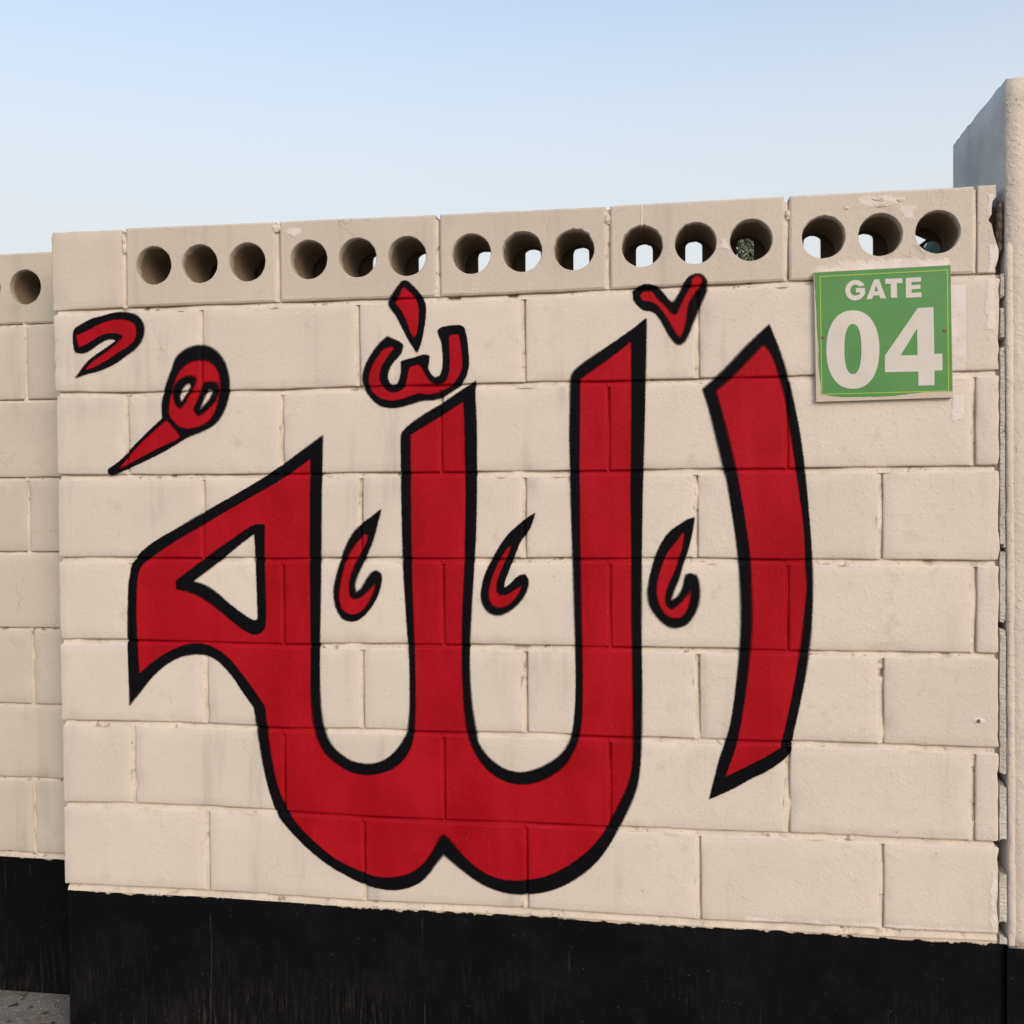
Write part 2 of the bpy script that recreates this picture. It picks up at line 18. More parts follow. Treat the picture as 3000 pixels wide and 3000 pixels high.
SIGN = {'panel':[(1.8581,1.8618),(2.1466,1.866),(2.1516,1.5775),(1.8629,1.574)],'green':[(1.8589,1.861),(2.1462,1.8652),(2.1508,1.591),(2.1038,1.5913),(2.0632,1.5876),(2.0298,1.5833),(1.985,1.5823),(1.9172,1.5831),(1.8736,1.5903),(1.871,1.6242),(1.8673,1.6557),(1.8681,1.6949),(1.8643,1.7342),(1.8633,1.7735),(1.8607,1.8167)],'yellow':[(1.8702,1.8527),(2.1407,1.8559),(2.1432,1.5904),(1.8736,1.5895)],'G':[[(1.9664,1.8282),(1.965,1.8297),(1.9627,1.8332),(1.9599,1.8361),(1.9565,1.8384),(1.9528,1.84),(1.9489,1.8409),(1.9449,1.841),(1.941,1.8403),(1.9372,1.8389),(1.9338,1.8367),(1.9308,1.8339),(1.9284,1.8305),(1.9266,1.8268),(1.9254,1.8227),(1.9251,1.8185),(1.9255,1.814),(1.9268,1.8097),(1.9288,1.8057),(1.9316,1.8023),(1.935,1.7994),(1.9388,1.7974),(1.9429,1.7962),(1.9472,1.7959),(1.9515,1.7965),(1.9555,1.798),(1.9592,1.8003),(1.9624,1.8034),(1.9671,1.8095),(1.9672,1.8227),(1.9476,1.8228),(1.9476,1.8134),(1.9563,1.8134),(1.9563,1.8087),(1.9519,1.808),(1.9499,1.807),(1.9476,1.8065),(1.9454,1.8065),(1.9431,1.807),(1.941,1.808),(1.9392,1.8095),(1.9377,1.8114),(1.9365,1.8136),(1.9358,1.816),(1.9356,1.8185),(1.9358,1.8209),(1.9365,1.8232),(1.9375,1.8253),(1.9389,1.8272),(1.9407,1.8287),(1.9426,1.8298),(1.9447,1.8304),(1.9469,1.8305),(1.9491,1.8302),(1.9511,1.8294),(1.953,1.8282),(1.9546,1.8265)],[]],'A':[[(1.9701,1.7977),(1.9859,1.8402),(1.9967,1.8406),(2.0116,1.7981),(1.9993,1.7982),(1.9971,1.8053),(1.9844,1.805),(1.9821,1.798)],[[(1.987,1.8142),(1.9945,1.8143),(1.9907,1.8272)]]],'T':[[(2.0098,1.8408),(2.0458,1.8409),(2.0458,1.8301),(2.0343,1.8302),(2.035,1.7988),(2.0216,1.7989),(2.0213,1.8299),(2.0097,1.83)],[]],'E':[[(2.0528,1.841),(2.0846,1.8417),(2.085,1.832),(2.0647,1.8317),(2.0647,1.8251),(2.0835,1.8255),(2.0835,1.8163),(2.065,1.8158),(2.065,1.8081),(2.0857,1.8085),(2.0861,1.798),(2.0532,1.7981)],[]],'0':[[(1.9974,1.686),(1.9969,1.6719),(1.9957,1.6601),(1.9935,1.6493),(1.9906,1.6395),(1.9869,1.6307),(1.9825,1.6229),(1.9773,1.6162),(1.9715,1.6106),(1.9651,1.6062),(1.958,1.6031),(1.9503,1.6014),(1.941,1.6009),(1.9318,1.6018),(1.924,1.604),(1.9169,1.6074),(1.9104,1.6121),(1.9046,1.618),(1.8994,1.625),(1.8949,1.6331),(1.8912,1.6421),(1.8882,1.6522),(1.8861,1.6631),(1.8848,1.6751),(1.8844,1.6893),(1.8849,1.7035),(1.8862,1.7154),(1.8883,1.7262),(1.8913,1.7361),(1.8951,1.7449),(1.8996,1.7527),(1.9048,1.7594),(1.9106,1.7649),(1.9171,1.7692),(1.9242,1.7722),(1.932,1.7739),(1.9412,1.7742),(1.9504,1.7733),(1.9582,1.771),(1.9652,1.7675),(1.9716,1.7628),(1.9774,1.7569),(1.9825,1.7499),(1.987,1.7418),(1.9907,1.7328),(1.9936,1.7229),(1.9957,1.712),(1.997,1.7001)],[[(1.9592,1.6883),(1.959,1.6765),(1.9584,1.6675),(1.9575,1.6597),(1.9562,1.6528),(1.9546,1.6469),(1.9527,1.642),(1.9504,1.6382),(1.9478,1.6355),(1.9449,1.6338),(1.9411,1.6334),(1.9372,1.634),(1.9343,1.6358),(1.9317,1.6387),(1.9294,1.6426),(1.9275,1.6476),(1.9259,1.6536),(1.9246,1.6606),(1.9237,1.6685),(1.9232,1.6775),(1.923,1.6894),(1.9232,1.7012),(1.9238,1.7102),(1.9247,1.718),(1.926,1.7249),(1.9276,1.7308),(1.9295,1.7356),(1.9318,1.7395),(1.9344,1.7422),(1.9373,1.7438),(1.9412,1.7442),(1.945,1.7435),(1.948,1.7417),(1.9505,1.7388),(1.9528,1.7349),(1.9547,1.7299),(1.9563,1.7239),(1.9575,1.717),(1.9584,1.7091),(1.959,1.7001)]]],'4':[[(2.078,1.7744),(2.1107,1.7755),(2.1126,1.6733),(2.1295,1.6732),(2.1296,1.637),(2.113,1.6367),(2.113,1.605),(2.0795,1.6046),(2.0791,1.6356),(2.0093,1.6359),(2.0089,1.672)],[[(2.0765,1.73),(2.0776,1.6716),(2.0421,1.6719)]]],'screws':[(1.8769,1.717),(2.1343,1.7235)]}
ENDPIECE = [(2.2054, 1.8484), (2.2438, 1.848), (2.2419, 1.8573), (2.2489, 1.8799), (2.2494, 1.8983), (2.2462, 1.9076), (2.2393, 1.9309), (2.232, 1.9557), (2.2254, 1.9637), (2.2319, 1.9771), (2.2373, 2.0044), (2.2438, 2.0121), (2.2434, 2.0384), (2.2057, 2.0382)]
TREE = (2.343, 9.0, 4.043)
TANK = (3.070, 2.05, 0.52)
# ------------------------------------------------------------------ camera, sky, sun, exposure
sc = bpy.context.scene
for o in list(bpy.data.objects): bpy.data.objects.remove(o)
COL = sc.collection
cam_d = bpy.data.cameras.new('camera'); cam = bpy.data.objects.new('camera', cam_d); COL.objects.link(cam)
cam_d.sensor_width = 36; cam_d.lens = CAM[2]; cam_d.clip_start = .05; cam_d.clip_end = 2000
cam.location = CAM[0]
cam.matrix_world = (Matrix.Translation(CAM[0]) @ Matrix.Rotation(CAM[1][1], 4, 'Z')
                    @ Matrix.Rotation(pi/2 + CAM[1][0], 4, 'X') @ Matrix.Rotation(CAM[1][2], 4, 'Z'))
sc.camera = cam
SUN_AZ, SUN_EL = math.radians(34), math.radians(20)      # degrees right of the wall's normal, above the ground
sdir = Vector((math.sin(SUN_AZ)*math.cos(SUN_EL), -math.cos(SUN_AZ)*math.cos(SUN_EL), math.sin(SUN_EL)))
wd = bpy.data.worlds.new('World'); sc.world = wd; wd.use_nodes = True
wn = wd.node_tree; sky = wn.nodes.new('ShaderNodeTexSky'); sky.sky_type = 'NISHITA'; sky.sun_disc = False
sky.sun_elevation = SUN_EL; sky.sun_rotation = math.atan2(sdir.x, sdir.y)
sky.air_density = 1.0; sky.dust_density = 3.0; sky.ozone_density = 1.0; sky.altitude = 0
bg = wn.nodes['Background']; bg.inputs[1].default_value = .15
# pale haze thickening evenly towards the horizon all the way round
tc = wn.nodes.new('ShaderNodeTexCoord'); sx = wn.nodes.new('ShaderNodeSeparateXYZ'); mr = wn.nodes.new('ShaderNodeMapRange'); mr.interpolation_type = 'SMOOTHSTEP'
wn.links.new(tc.outputs['Generated'], sx.inputs[0]); wn.links.new(sx.outputs['Z'], mr.inputs['Value'])
for k_, v_ in zip(('From Min','From Max','To Min','To Max'), (.60, .19, .12, .93)): mr.inputs[k_].default_value = v_
hz = wn.nodes.new('ShaderNodeMix'); hz.data_type = 'RGBA'; wn.links.new(mr.outputs[0], hz.inputs['Factor'])
wn.links.new(sky.outputs[0], hz.inputs[6]); hz.inputs[7].default_value = (2.66, 2.75, 2.78, 1); wn.links.new(hz.outputs[2], bg.inputs[0])
sl = bpy.data.lights.new('sun', 'SUN'); sun = bpy.data.objects.new('sun', sl); COL.objects.link(sun)
sl.energy = .62; sl.angle = math.radians(26); sl.color = (1, .90, .80)
sun.rotation_euler = sdir.to_track_quat('Z', 'Y').to_euler(); sun.location = (4, -6, 5)
vs = sc.view_settings; vs.view_transform = 'Standard'; vs.look = 'None'; vs.gamma = 1; vs.exposure = 0.93; vs.use_curve_mapping = False
rng = random.Random(7)

# ------------------------------------------------------------------ helpers
def link(name, verts, faces, mat, parent=None, smooth=False, attrs=None):
    me = bpy.data.meshes.new(name); me.from_pydata([tuple(v) for v in verts], [], faces)
    if smooth: me.polygons.foreach_set('use_smooth', [True]*len(me.polygons))
    if attrs:
        for k, v in attrs.items():
            a = me.attributes.new(k, 'FLOAT', 'POINT'); a.data.foreach_set('value', v)
    me.materials.append(mat); me.update()
    o = bpy.data.objects.new(name, me); COL.objects.link(o)
    if parent: o.parent = parent; o.matrix_parent_inverse = parent.matrix_world.inverted()
    return o
def tag(o, label, cat=None, group=None, kind=None):
    if label: o['label'] = label
    if cat: o['category'] = cat
    if group: o['group'] = group
    if kind: o['kind'] = kind
    return o
def thing(name, loc, label, cat, group=None):
    o = bpy.data.objects.new(name, None); COL.objects.link(o); o.location = loc; o.empty_display_size = .1
    bpy.context.view_layer.update()
    return tag(o, label, cat, group)
class MB:
    def __init__(s): s.v = []; s.f = []
    def add(s, v, f):
        b = len(s.v); s.v += [tuple(p) for p in v]; s.f += [tuple(i + b for i in q) for q in f]
    def box(s, x0, x1, y0, y1, z0, z1):
        s.add([(x0,y0,z0),(x1,y0,z0),(x1,y1,z0),(x0,y1,z0),(x0,y0,z1),(x1,y0,z1),(x1,y1,z1),(x0,y1,z1)],
              [(0,1,5,4),(1,2,6,5),(2,3,7,6),(3,0,4,7),(4,5,6,7),(3,2,1,0)])
    def build(s, name, mat, parent=None, smooth=False): return link(name, s.v, s.f, mat, parent, smooth)
def interp(tab, x):
    if x <= tab[0][0]: return tab[0][1]
    for (a, b), (c, d) in zip(tab, tab[1:]):
        if x <= c: return b + (d - b)*(x - a)/(c - a) if c > a else d
    return tab[-1][1]
def nz(x, y=0, z=0): return noise.noise(Vector((x, y, z)))

# ------------------------------------------------------------------ materials
class NT:
    def __init__(s, name):
        s.m = bpy.data.materials.new(name); s.m.use_nodes = True; s.t = s.m.node_tree
        s.bsdf = s.t.nodes['Principled BSDF']; s.out = s.t.nodes['Material Output']
        s.geo = s.t.nodes.new('ShaderNodeNewGeometry').outputs['Position']
        s.obj = s.t.nodes.new('ShaderNodeObjectInfo').outputs['Random']
    def put(s, sock, v):
        if v is None: return
        if hasattr(v, 'is_output'): s.t.links.new(v, sock)
        else:
            if hasattr(sock.default_value, '__len__') and not hasattr(v, '__len__'): v = (v,)*len(sock.default_value)
            if hasattr(v, '__len__') and hasattr(sock.default_value, '__len__') and len(sock.default_value) == 4 and len(v) == 3: v = (*v, 1)
            sock.default_value = v
    def math(s, op, a, b=None, c=None, clamp=False):
        n = s.t.nodes.new('ShaderNodeMath'); n.operation = op; n.use_clamp = clamp
        for i, v in enumerate((a, b, c)): s.put(n.inputs[i], v)
        return n.outputs[0]
    def noise(s, scale, detail=3, rough=.5, vec=None, dist=0):
        n = s.t.nodes.new('ShaderNodeTexNoise'); s.put(n.inputs['Vector'], vec or s.geo)
        n.inputs['Scale'].default_value = scale; n.inputs['Detail'].default_value = detail; n.inputs['Roughness'].default_value = rough; n.inputs['Distortion'].default_value = dist
        return n.outputs['Fac']
    def voro(s, scale, vec=None, feat='F1'):
        n = s.t.nodes.new('ShaderNodeTexVoronoi'); n.feature = feat; s.put(n.inputs['Vector'], vec or s.geo); n.inputs['Scale'].default_value = scale
        return n.outputs['Distance']
    def scale(s, v, loc=(0,0,0)):
        n = s.t.nodes.new('ShaderNodeMapping'); s.put(n.inputs['Vector'], s.geo); n.inputs['Scale'].default_value = v; n.inputs['Location'].default_value = loc
        return n.outputs[0]
    def ramp(s, f, a, b, lo=0., hi=1.):
        n = s.t.nodes.new('ShaderNodeMapRange'); n.interpolation_type = 'SMOOTHSTEP'
        for k, v in zip(('Value','From Min','From Max','To Min','To Max'), (f, a, b, lo, hi)): s.put(n.inputs[k], v)
        return n.outputs[0]
    def mix(s, f, a, b, mode='MIX'):
        n = s.t.nodes.new('ShaderNodeMix'); n.data_type = 'RGBA'; n.blend_type = mode
        s.put(n.inputs['Factor'], f); s.put(n.inputs['A'], None if a is None else a) ; s.put(n.inputs['B'], b)
        s.put([i for i in n.inputs if i.name == 'A' and i.type == 'RGBA'][0], a); s.put([i for i in n.inputs if i.name == 'B' and i.type == 'RGBA'][0], b)
        return [o for o in n.outputs if o.type == 'RGBA'][0]
    def xyz(s):
        n = s.t.nodes.new('ShaderNodeSeparateXYZ'); s.put(n.inputs[0], s.geo); return n.outputs
    def attr(s, name):
        n = s.t.nodes.new('ShaderNodeAttribute'); n.attribute_name = name; return n.outputs['Fac']
    def bump(s, h, dist, strength=1.0, prev=None):
        n = s.t.nodes.new('ShaderNodeBump'); n.inputs['Strength'].default_value = strength; n.inputs['Distance'].default_value = dist
        s.put(n.inputs['Height'], h)
        if prev: s.put(n.inputs['Normal'], prev)
        return n.outputs[0]
    def done(s, col, rough=.8, normal=None, alpha=None, spec=.3):
        s.put(s.bsdf.inputs['Base Color'], col); s.put(s.bsdf.inputs['Roughness'], rough)
        s.bsdf.inputs['Specular IOR Level'].default_value = spec
        if normal: s.put(s.bsdf.inputs['Normal'], normal)
        if alpha is not None: s.put(s.bsdf.inputs['Alpha'], alpha)
        return s.m
    def rect(s, cx, cz, hx, hz, soft, wob=.012, wscale=22):
        x, y, z = s.xyz(); w = s.math('MULTIPLY', s.math('SUBTRACT', s.noise(wscale, 4), .5), wob*2.5)
        dx = s.math('SUBTRACT', s.math('ABSOLUTE', s.math('SUBTRACT', x, cx)), hx)
        dz = s.math('SUBTRACT', s.math('ABSOLUTE', s.math('SUBTRACT', z, cz)), hz)
        d = s.math('ADD', s.math('MAXIMUM', dx, dz), w)
        return s.ramp(d, 0, -soft)
CREAM = (.668, .580, .502)
def wall_paint(name, base=CREAM, patches=False, rough_right=True, bore=0, bd=.0017):
    n = NT(name); x, y, z = n.xyz()
    big = n.noise(2.3, 4, .6); fine = n.noise(130, 3, .6); mid = n.noise(21, 3, .6)
    c = n.mix(n.ramp(big, .35, .7), tuple(v*.955 for v in base), tuple(v*1.035 for v in base))
    hv = n.math('ADD', n.math('MULTIPLY', n.obj, .10), .945)
    c = n.mix(1.0, c, n.mix(hv, (0,0,0), (1,1,1)), 'MULTIPLY')
    # grimy cloudy stains and vertical run-off streaks, each with its own outline
    st = n.math('MULTIPLY', n.ramp(n.noise(1, 3, .6, n.scale((16, 1, 1.6))), .52, .72), n.ramp(big, .58, .40))
    c = n.mix(n.math('MULTIPLY', st, .42), c, (.36, .325, .28))
    c = n.mix(n.math('MULTIPLY', n.math('MULTIPLY', n.ramp(mid, .54, .72), n.ramp(big, .45, .62)), .34), c, (.40, .355, .30))
    # tiny pits and specks
    c = n.mix(n.math('MULTIPLY', n.ramp(fine, .62, .74), .34), c, (.30, .25, .20))
    pit = n.math('MULTIPLY', n.ramp(n.voro(26), .070, .040), n.ramp(mid, .56, .62)); c = n.mix(n.math('MULTIPLY', pit, .6), c, (.20, .16, .12))
    # hairline cracks
    cr = n.math('MULTIPLY', n.ramp(n.voro(3.2, n.noise_vec(3.0, .35), 'DISTANCE_TO_EDGE'), .0026, .0008), n.ramp(big, .47, .40))
    c = n.mix(n.math('MULTIPLY', cr, .40), c, (.25, .20, .16))
    peb = n.math('ADD', n.noise(52, 2, .45), n.math('MULTIPLY', n.ramp(n.noise(85, 1, .4), .62, .74), .45))
    h = n.math('ADD', n.math('MULTIPLY', fine, .7), n.math('MULTIPLY', peb, n.ramp(x, .9, 2.1, .25, .75) if rough_right else .25))
    if patches:
        w = n.math('MULTIPLY', n.math('SUBTRACT', n.noise(30, 3, .6), .5), .035); pale = None
        for cx, cz, hx, hz, soft in patches:
            dx = n.math('SUBTRACT', n.math('ABSOLUTE', n.math('SUBTRACT', x, cx)), hx); dz = n.math('SUBTRACT', n.math('ABSOLUTE', n.math('SUBTRACT', z, cz)), hz)
            r = n.ramp(n.math('ADD', n.math('MAXIMUM', dx, dz), w if soft > .003 else 0), 0, -soft); pale = r if pale is None else n.math('MAXIMUM', pale, r)
        pc = n.mix(n.ramp(mid, .4, .62), (.69, .60, .55), (.76, .70, .67))
        c = n.mix(n.math('MULTIPLY', pale, .75), c, pc); h = n.math('ADD', h, n.math('MULTIPLY', n.math('MULTIPLY', pale, mid), 1.6))
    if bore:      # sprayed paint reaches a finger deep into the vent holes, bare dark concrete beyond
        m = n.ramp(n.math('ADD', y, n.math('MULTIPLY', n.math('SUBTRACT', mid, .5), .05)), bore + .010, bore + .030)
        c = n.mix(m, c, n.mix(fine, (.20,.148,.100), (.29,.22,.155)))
    return n.done(c, .85, n.bump(h, bd, .8), spec=.2)
def _noise_vec(s, sc_, amt):
    n = s.t.nodes.new('ShaderNodeTexNoise'); s.put(n.inputs['Vector'], s.geo); n.inputs['Scale'].default_value = sc_; n.inputs['Detail'].default_value = 4
    v = s.t.nodes.new('ShaderNodeVectorMath'); v.operation = 'MULTIPLY_ADD'
    s.put(v.inputs[0], n.outputs['Color']); v.inputs[1].default_value = (amt,)*3; s.put(v.inputs[2], s.geo)
    return v.outputs[0]
NT.noise_vec = _noise_vec
M_WALL = wall_paint('painted_block', patches=[(2.165,1.72,.017,.105,.002),(2.165,1.555,.014,.03,.006),(2.232,1.78,.012,.06,.006),(2.24,.45,.008,.09,.006),(2.0,.395,.3,.008,.008)])
PATCHES = [(2.03,1.866,.12,.022,.012),(1.93,1.864,.07,.016,.012),(.638,2.010,.024,.010,.008),(1.478,2.0,.003,.04,.002),(1.661,1.938,.011,.012,.006),(2.0,2.014,.05,.014,.012),(2.06,1.985,.02,.02,.012)]
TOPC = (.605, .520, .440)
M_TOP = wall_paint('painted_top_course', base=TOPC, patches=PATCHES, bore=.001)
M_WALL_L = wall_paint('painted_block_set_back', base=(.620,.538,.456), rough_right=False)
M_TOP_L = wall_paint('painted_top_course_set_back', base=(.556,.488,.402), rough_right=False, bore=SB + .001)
def mortar_mat():
    n = NT('painted_mortar'); c = n.mix(n.ramp(n.noise(14, 4, .6), .35, .7), (.70,.605,.51), (.60,.515,.425))
    d = n.math('MULTIPLY', n.ramp(n.noise(55, 4, .65), .54, .66), n.ramp(n.noise(8, 2), .46, .58)); c = n.mix(n.math('MULTIPLY', d, .75), c, (.20,.14,.09))
    return n.done(c, .9, n.bump(n.noise(150, 4, .6), .003, .8))
M_MORTAR = mortar_mat()
def plinth_mat(name, line, tone=1.0):
    n = NT(name); x, y, z = n.xyz()
    w = n.math('ADD', n.math('MULTIPLY', n.math('SUBTRACT', n.noise(1, 5, .65, n.scale((30,1,60))), .5), .026), n.math('MULTIPLY', n.math('SUBTRACT', n.noise(2.2, 2), .5), .028))
    m = n.ramp(n.math('ADD', z, w), line - .0012, line + .0012)          # 0 black paint, 1 cream
    k = n.mix(n.ramp(n.noise(5, 5, .6), .35, .75), (.0032*tone,.0032*tone,.0042*tone), (.0062*tone,.0060*tone,.0068*tone))
    dust = n.math('MULTIPLY', n.ramp(n.noise(1, 4, .75, n.scale((120,1,11))), .46, .80), n.ramp(n.noise(4, 3, .55), .35, .7))
    k = n.mix(n.math('MULTIPLY', n.math('MULTIPLY', dust, n.ramp(z, .34, .0)), .80), k, (.075*tone,.064*tone,.054*tone))
    sp = n.math('MULTIPLY', n.ramp(n.voro(85), .14, .07), n.ramp(n.noise(23, 2), .58, .66)); k = n.mix(n.math('MULTIPLY', sp, .4), k, (.22,.20,.17))
    scr = n.math('MULTIPLY', n.ramp(n.noise(1, 3, .6, n.scale((240,1,9))), .66, .72), n.ramp(n.noise(6, 2, .5, n.scale((1,1,1),(3,3,3))), .5, .65)); k = n.mix(n.math('MULTIPLY', scr, .35), k, (.09,.085,.08))
    gr = n.math('MULTIPLY', n.ramp(n.noise(7, 5, .7, n.scale((1,1,1),(8,3,1))),   .48, .74), .22); k = n.mix(gr, k, (.021*tone,.020*tone,.019*tone))
    for x0 in (.398, .945, 1.30):
        dl = n.math('ABSOLUTE', n.math('ADD', n.math('SUBTRACT', x, x0), n.math('MULTIPLY', n.math('SUBTRACT', n.noise(6, 4), .5), .03)))
        k = n.mix(n.math('MULTIPLY', n.math('MULTIPLY', n.ramp(dl, .0016, .0006), n.ramp(n.noise(12, 2), .47, .60)), .30), k, (.10,.085,.07))
    cm = n.mix(n.noise(40, 4), (.66,.54,.43), (.50,.40,.30))
    c = n.mix(m, k, cm)
    nrm = n.bump(n.noise(70, 3, .65), .003, .7)
    return n.done(c, n.ramp(m, 0, 1, .7, .9), nrm, spec=.06)
M_PLINTH = plinth_mat('black_base_paint', .3695)
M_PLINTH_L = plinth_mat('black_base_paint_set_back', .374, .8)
def film(name, red, rim):
    n = NT(name)
    if red:
        c = n.mix(n.ramp(n.noise(1, 4, .6, n.scale((9,1,2.2))), .32, .7), (.345,.0030,.0085), (.415,.0062,.0140))
        c = n.mix(n.math('MULTIPLY', n.ramp(n.noise(4.5, 4, .6), .45, .68), .65), c, (.295,.0022,.0060))
        rs = n.math('MULTIPLY', n.ramp(n.noise(1, 3, .6, n.scale((60,1,3.5))), .55, .78), n.ramp(n.noise(5, 2, .5, n.scale((1,1,1),(2,5,1))), .45, .62)); c = n.mix(n.math('MULTIPLY', rs, .35), c, (.47,.020,.030))
        fl = n.ramp(n.noise(170, 2), .73, .77); c = n.mix(n.math('MULTIPLY', fl, .35), c, (.60,.25,.22))
    else:
        c = n.mix(n.noise(6, 4), (.0028,.0026,.0038), (.0052,.0048,.0062))
        fl = n.math('MULTIPLY', n.ramp(n.noise(190, 2), .73, .77), n.ramp(n.noise(11, 2), .5, .6)); c = n.mix(n.math('MULTIPLY', fl, .25), c, (.2,.1,.09))
    a = None
    if rim:
      sd = n.attr('sd'); soft = n.ramp(n.noise(3.3, 2), .42, .70, .0012, .0042)
      j = n.math('MULTIPLY', n.math('SUBTRACT', n.noise(230, 3, .6), .5), .0042)
      a = n.math('DIVIDE', n.math('SUBTRACT', n.math('MULTIPLY', soft, .98), n.math('ADD', sd, j)), n.math('MULTIPLY', soft, 1.9), clamp=True)
    h = n.math('ADD', n.noise(130, 3, .6), n.math('MULTIPLY', n.ramp(n.noise(62, 2, .5), .50, .75), .4))
    return n.done(c, n.ramp(n.noise(5, 2), .3, .7, .50, .66) if red else .62, n.bump(h, .0016, .65), a, spec=.09 if red else .05)
M_RED = [film('red_spray_paint', True, False), film('red_spray_paint_edge', True, True)]; M_BLACK = [film('black_spray_paint', False, False), film('black_spray_paint_edge', False, True)]
def concrete(name, c1, c2, bump=.004):
    n = NT(name); c = n.mix(n.ramp(n.noise(6, 6, .65), .32, .7), c1, c2)
    c = n.mix(n.math('MULTIPLY', n.ramp(n.noise(1, 4, .6, n.scale((9,9,1.2))), .5, .75), .35), c, tuple(v*.6 for v in c1))
    p = n.math('MULTIPLY', n.ramp(n.voro(34), .11, .06), n.ramp(n.noise(13, 2), .5, .6)); c = n.mix(n.math('MULTIPLY', p, .7), c, tuple(v*.3 for v in c1))
    nrm = n.bump(n.math('SUBTRACT', n.noise(85, 5, .65), p), bump, .8)
    return n.done(c, .9, nrm)
M_GREY = concrete('bare_grey_concrete', (.50,.495,.49), (.63,.625,.615))
M_RUBBLE = concrete('broken_brown_rubble', (.10,.075,.052), (.30,.25,.19), .012)
M_FILL = concrete('crumbly_mortar', (.54,.48,.41), (.68,.615,.54), .009)

# ------------------------------------------------------------------ ground
def ground_mat():
    n = NT('worn_concrete_ground'); c = n.mix(n.ramp(n.noise(4, 6, .65), .3, .72), (.135,.125,.110), (.25,.235,.21))
    c = n.mix(n.math('MULTIPLY', n.ramp(n.noise(9, 4, .6), .5, .68), .75), c, (.16,.125,.09))
    dk = n.math('MULTIPLY', n.ramp(n.noise(38, 3, .5), .60, .64), n.ramp(n.noise(7, 2), .42, .55)); c = n.mix(n.math('MULTIPLY', dk, .85), c, (.02,.022,.028))
    wh = n.ramp(n.noise(95, 2, .5, n.scale((1,1,1),(5,5,5))), .66, .70); c = n.mix(n.math('MULTIPLY', wh, .8), c, (.55,.54,.5))
    return n.done(c, .9, n.bump(n.noise(60, 5, .7), .010, .9))
g = MB(); S_ = 400
g.add([(-S_,-S_,0),(S_,-S_,0),(S_,S_,0),(-S_,S_,0)], [(0,1,2,3)])
tag(g.build('ground', ground_mat()), 'worn grey concrete ground with dark paint spots', kind='structure')

# ------------------------------------------------------------------ front block wall
HJW, VJW = .0061, .0056            # half widths of the bed and head joints
XR = 2.2505                        # ragged right end of the wall
def zj(j, x): return interp(TOP, x) + HJW if j < 0 else interp(HJ[j], x)
rows = {}
for r in range(8):
    xs = [a[0] for a in VJ[r]]
    if r == 1: xs.append(2.0015)
    rows[r] = xs
wall = thing('block_wall', (1.12, 0, 0), 'cream painted concrete block wall carrying the red lettering and the gate sign', 'wall')
def block_edges(r, k):
    xs = rows[r]; xl = xs[k] + (VJW if k else 0); xr = (xs[k+1] - VJW) if k + 1 < len(xs) else XR
    return xl, xr
def block_mesh(xl, xr, zb, zt, depth, seed, mat, name, parent, yoff=0., nu=None, y0=0., ragged=False, chip=1.0):
    """a rounded, slightly uneven block; zb(x), zt(x) give the lower and upper edge"""
    nu = nu or max(3, int((xr - xl)/.022)); nv = 9
    us = [0, .0018, .0042] + [.0042 + (xr - xl - .0084)*i/nu for i in range(1, nu)] + [xr - xl - .0042, xr - xl - .0018, xr - xl]
    V = []; F = []; W = len(us); vs_ = [0, .0018, .0042]; H0 = .19
    nvv = 3 + (nv - 1) + 3
    for j in range(nvv):
        for i, u in enumerate(us):
            x = xl + u; b, t = zb(x), zt(x); h = t - b
            vv = [0, .0018, .0042][j] if j < 3 else (h - [.0042, .0018, 0][j - nvv + 3] if j >= nvv - 3 else .0042 + (h - .0084)*(j - 2)/nv)
            z = b + vv
            e = min(u, xr - xl - u, vv, h - vv); du, dv = min(u, xr - xl - u), min(vv, h - vv); RC = .0042
            if du < RC and dv < RC and math.hypot(RC - du, RC - dv) > RC:
                q_ = RC/math.hypot(RC - du, RC - dv); nu_, nv_ = RC - (RC - du)*q_, RC - (RC - dv)*q_
                x += (nu_ - du)*(1 if u < (xr - xl)/2 else -1); z += (nv_ - dv)*(1 if vv < h/2 else -1)
            bev = .0024*max(0, 1 - e/.0042)**2
            ch = max(0, nz(x*30 + seed, z*30, seed*1.7) - .24)*.016*chip if e < .0045 else 0
            y = y0 + yoff + bev + ch + .0003 + .0003*nz(x*9, z*9, seed)
            jx = .0012*nz(z*26, seed*2.1, 3) if (i == 0 or i == W-1) else 0
            jz = .0012*nz(x*22, seed*3.3, 5) if (j == 0 or j == nvv-1) else 0
            if ragged and i >= W - 3: jx += .0035*nz(z*33, seed, 8) + .003*nz(z*120, seed, 9)
            V.append((x + jx, y, z + jz))
    for j in range(nvv - 1):
        for i in range(W - 1): a = j*W + i; F.append((a, a+1, a+W+1, a+W))
    per = [i for i in range(W)] + [j*W + W-1 for j in range(1, nvv)] + [(nvv-1)*W + i for i in range(W-2, -1, -1)] + [j*W for j in range(nvv-2, 0, -1)]
    b0 = len(V)
    for p in per: V.append(V[p])
    b1 = len(V)
    for p in per: x, y, z = V[p]; V.append((x, y0 + depth, z))
    n = len(per)
    for i in range(n): k = (i+1) % n; F.append((b0+k, b0+i, b1+i, b1+k))
    F.append(tuple(b1 + i for i in range(n)))
    return link(name, V, F, mat, parent, True)
for r in range(1, 8):
    for k in range(len(rows[r])):
        xl, xr = block_edges(r, k)
        last = k == len(rows[r]) - 1
        q1, q2 = rng.uniform(0, .0013), rng.uniform(0, .0013)
        block_mesh(xl + (q1 if k else 0), xr - q2, lambda x, r=r: zj(r, x) + HJW + q1*.8, lambda x, r=r: zj(r-1, x) - HJW - q2*.8, .06, r*17.3 + k*3.1, M_WALL, 'concrete_block', wall,
                   yoff=rng.uniform(0, .0007), ragged=last)
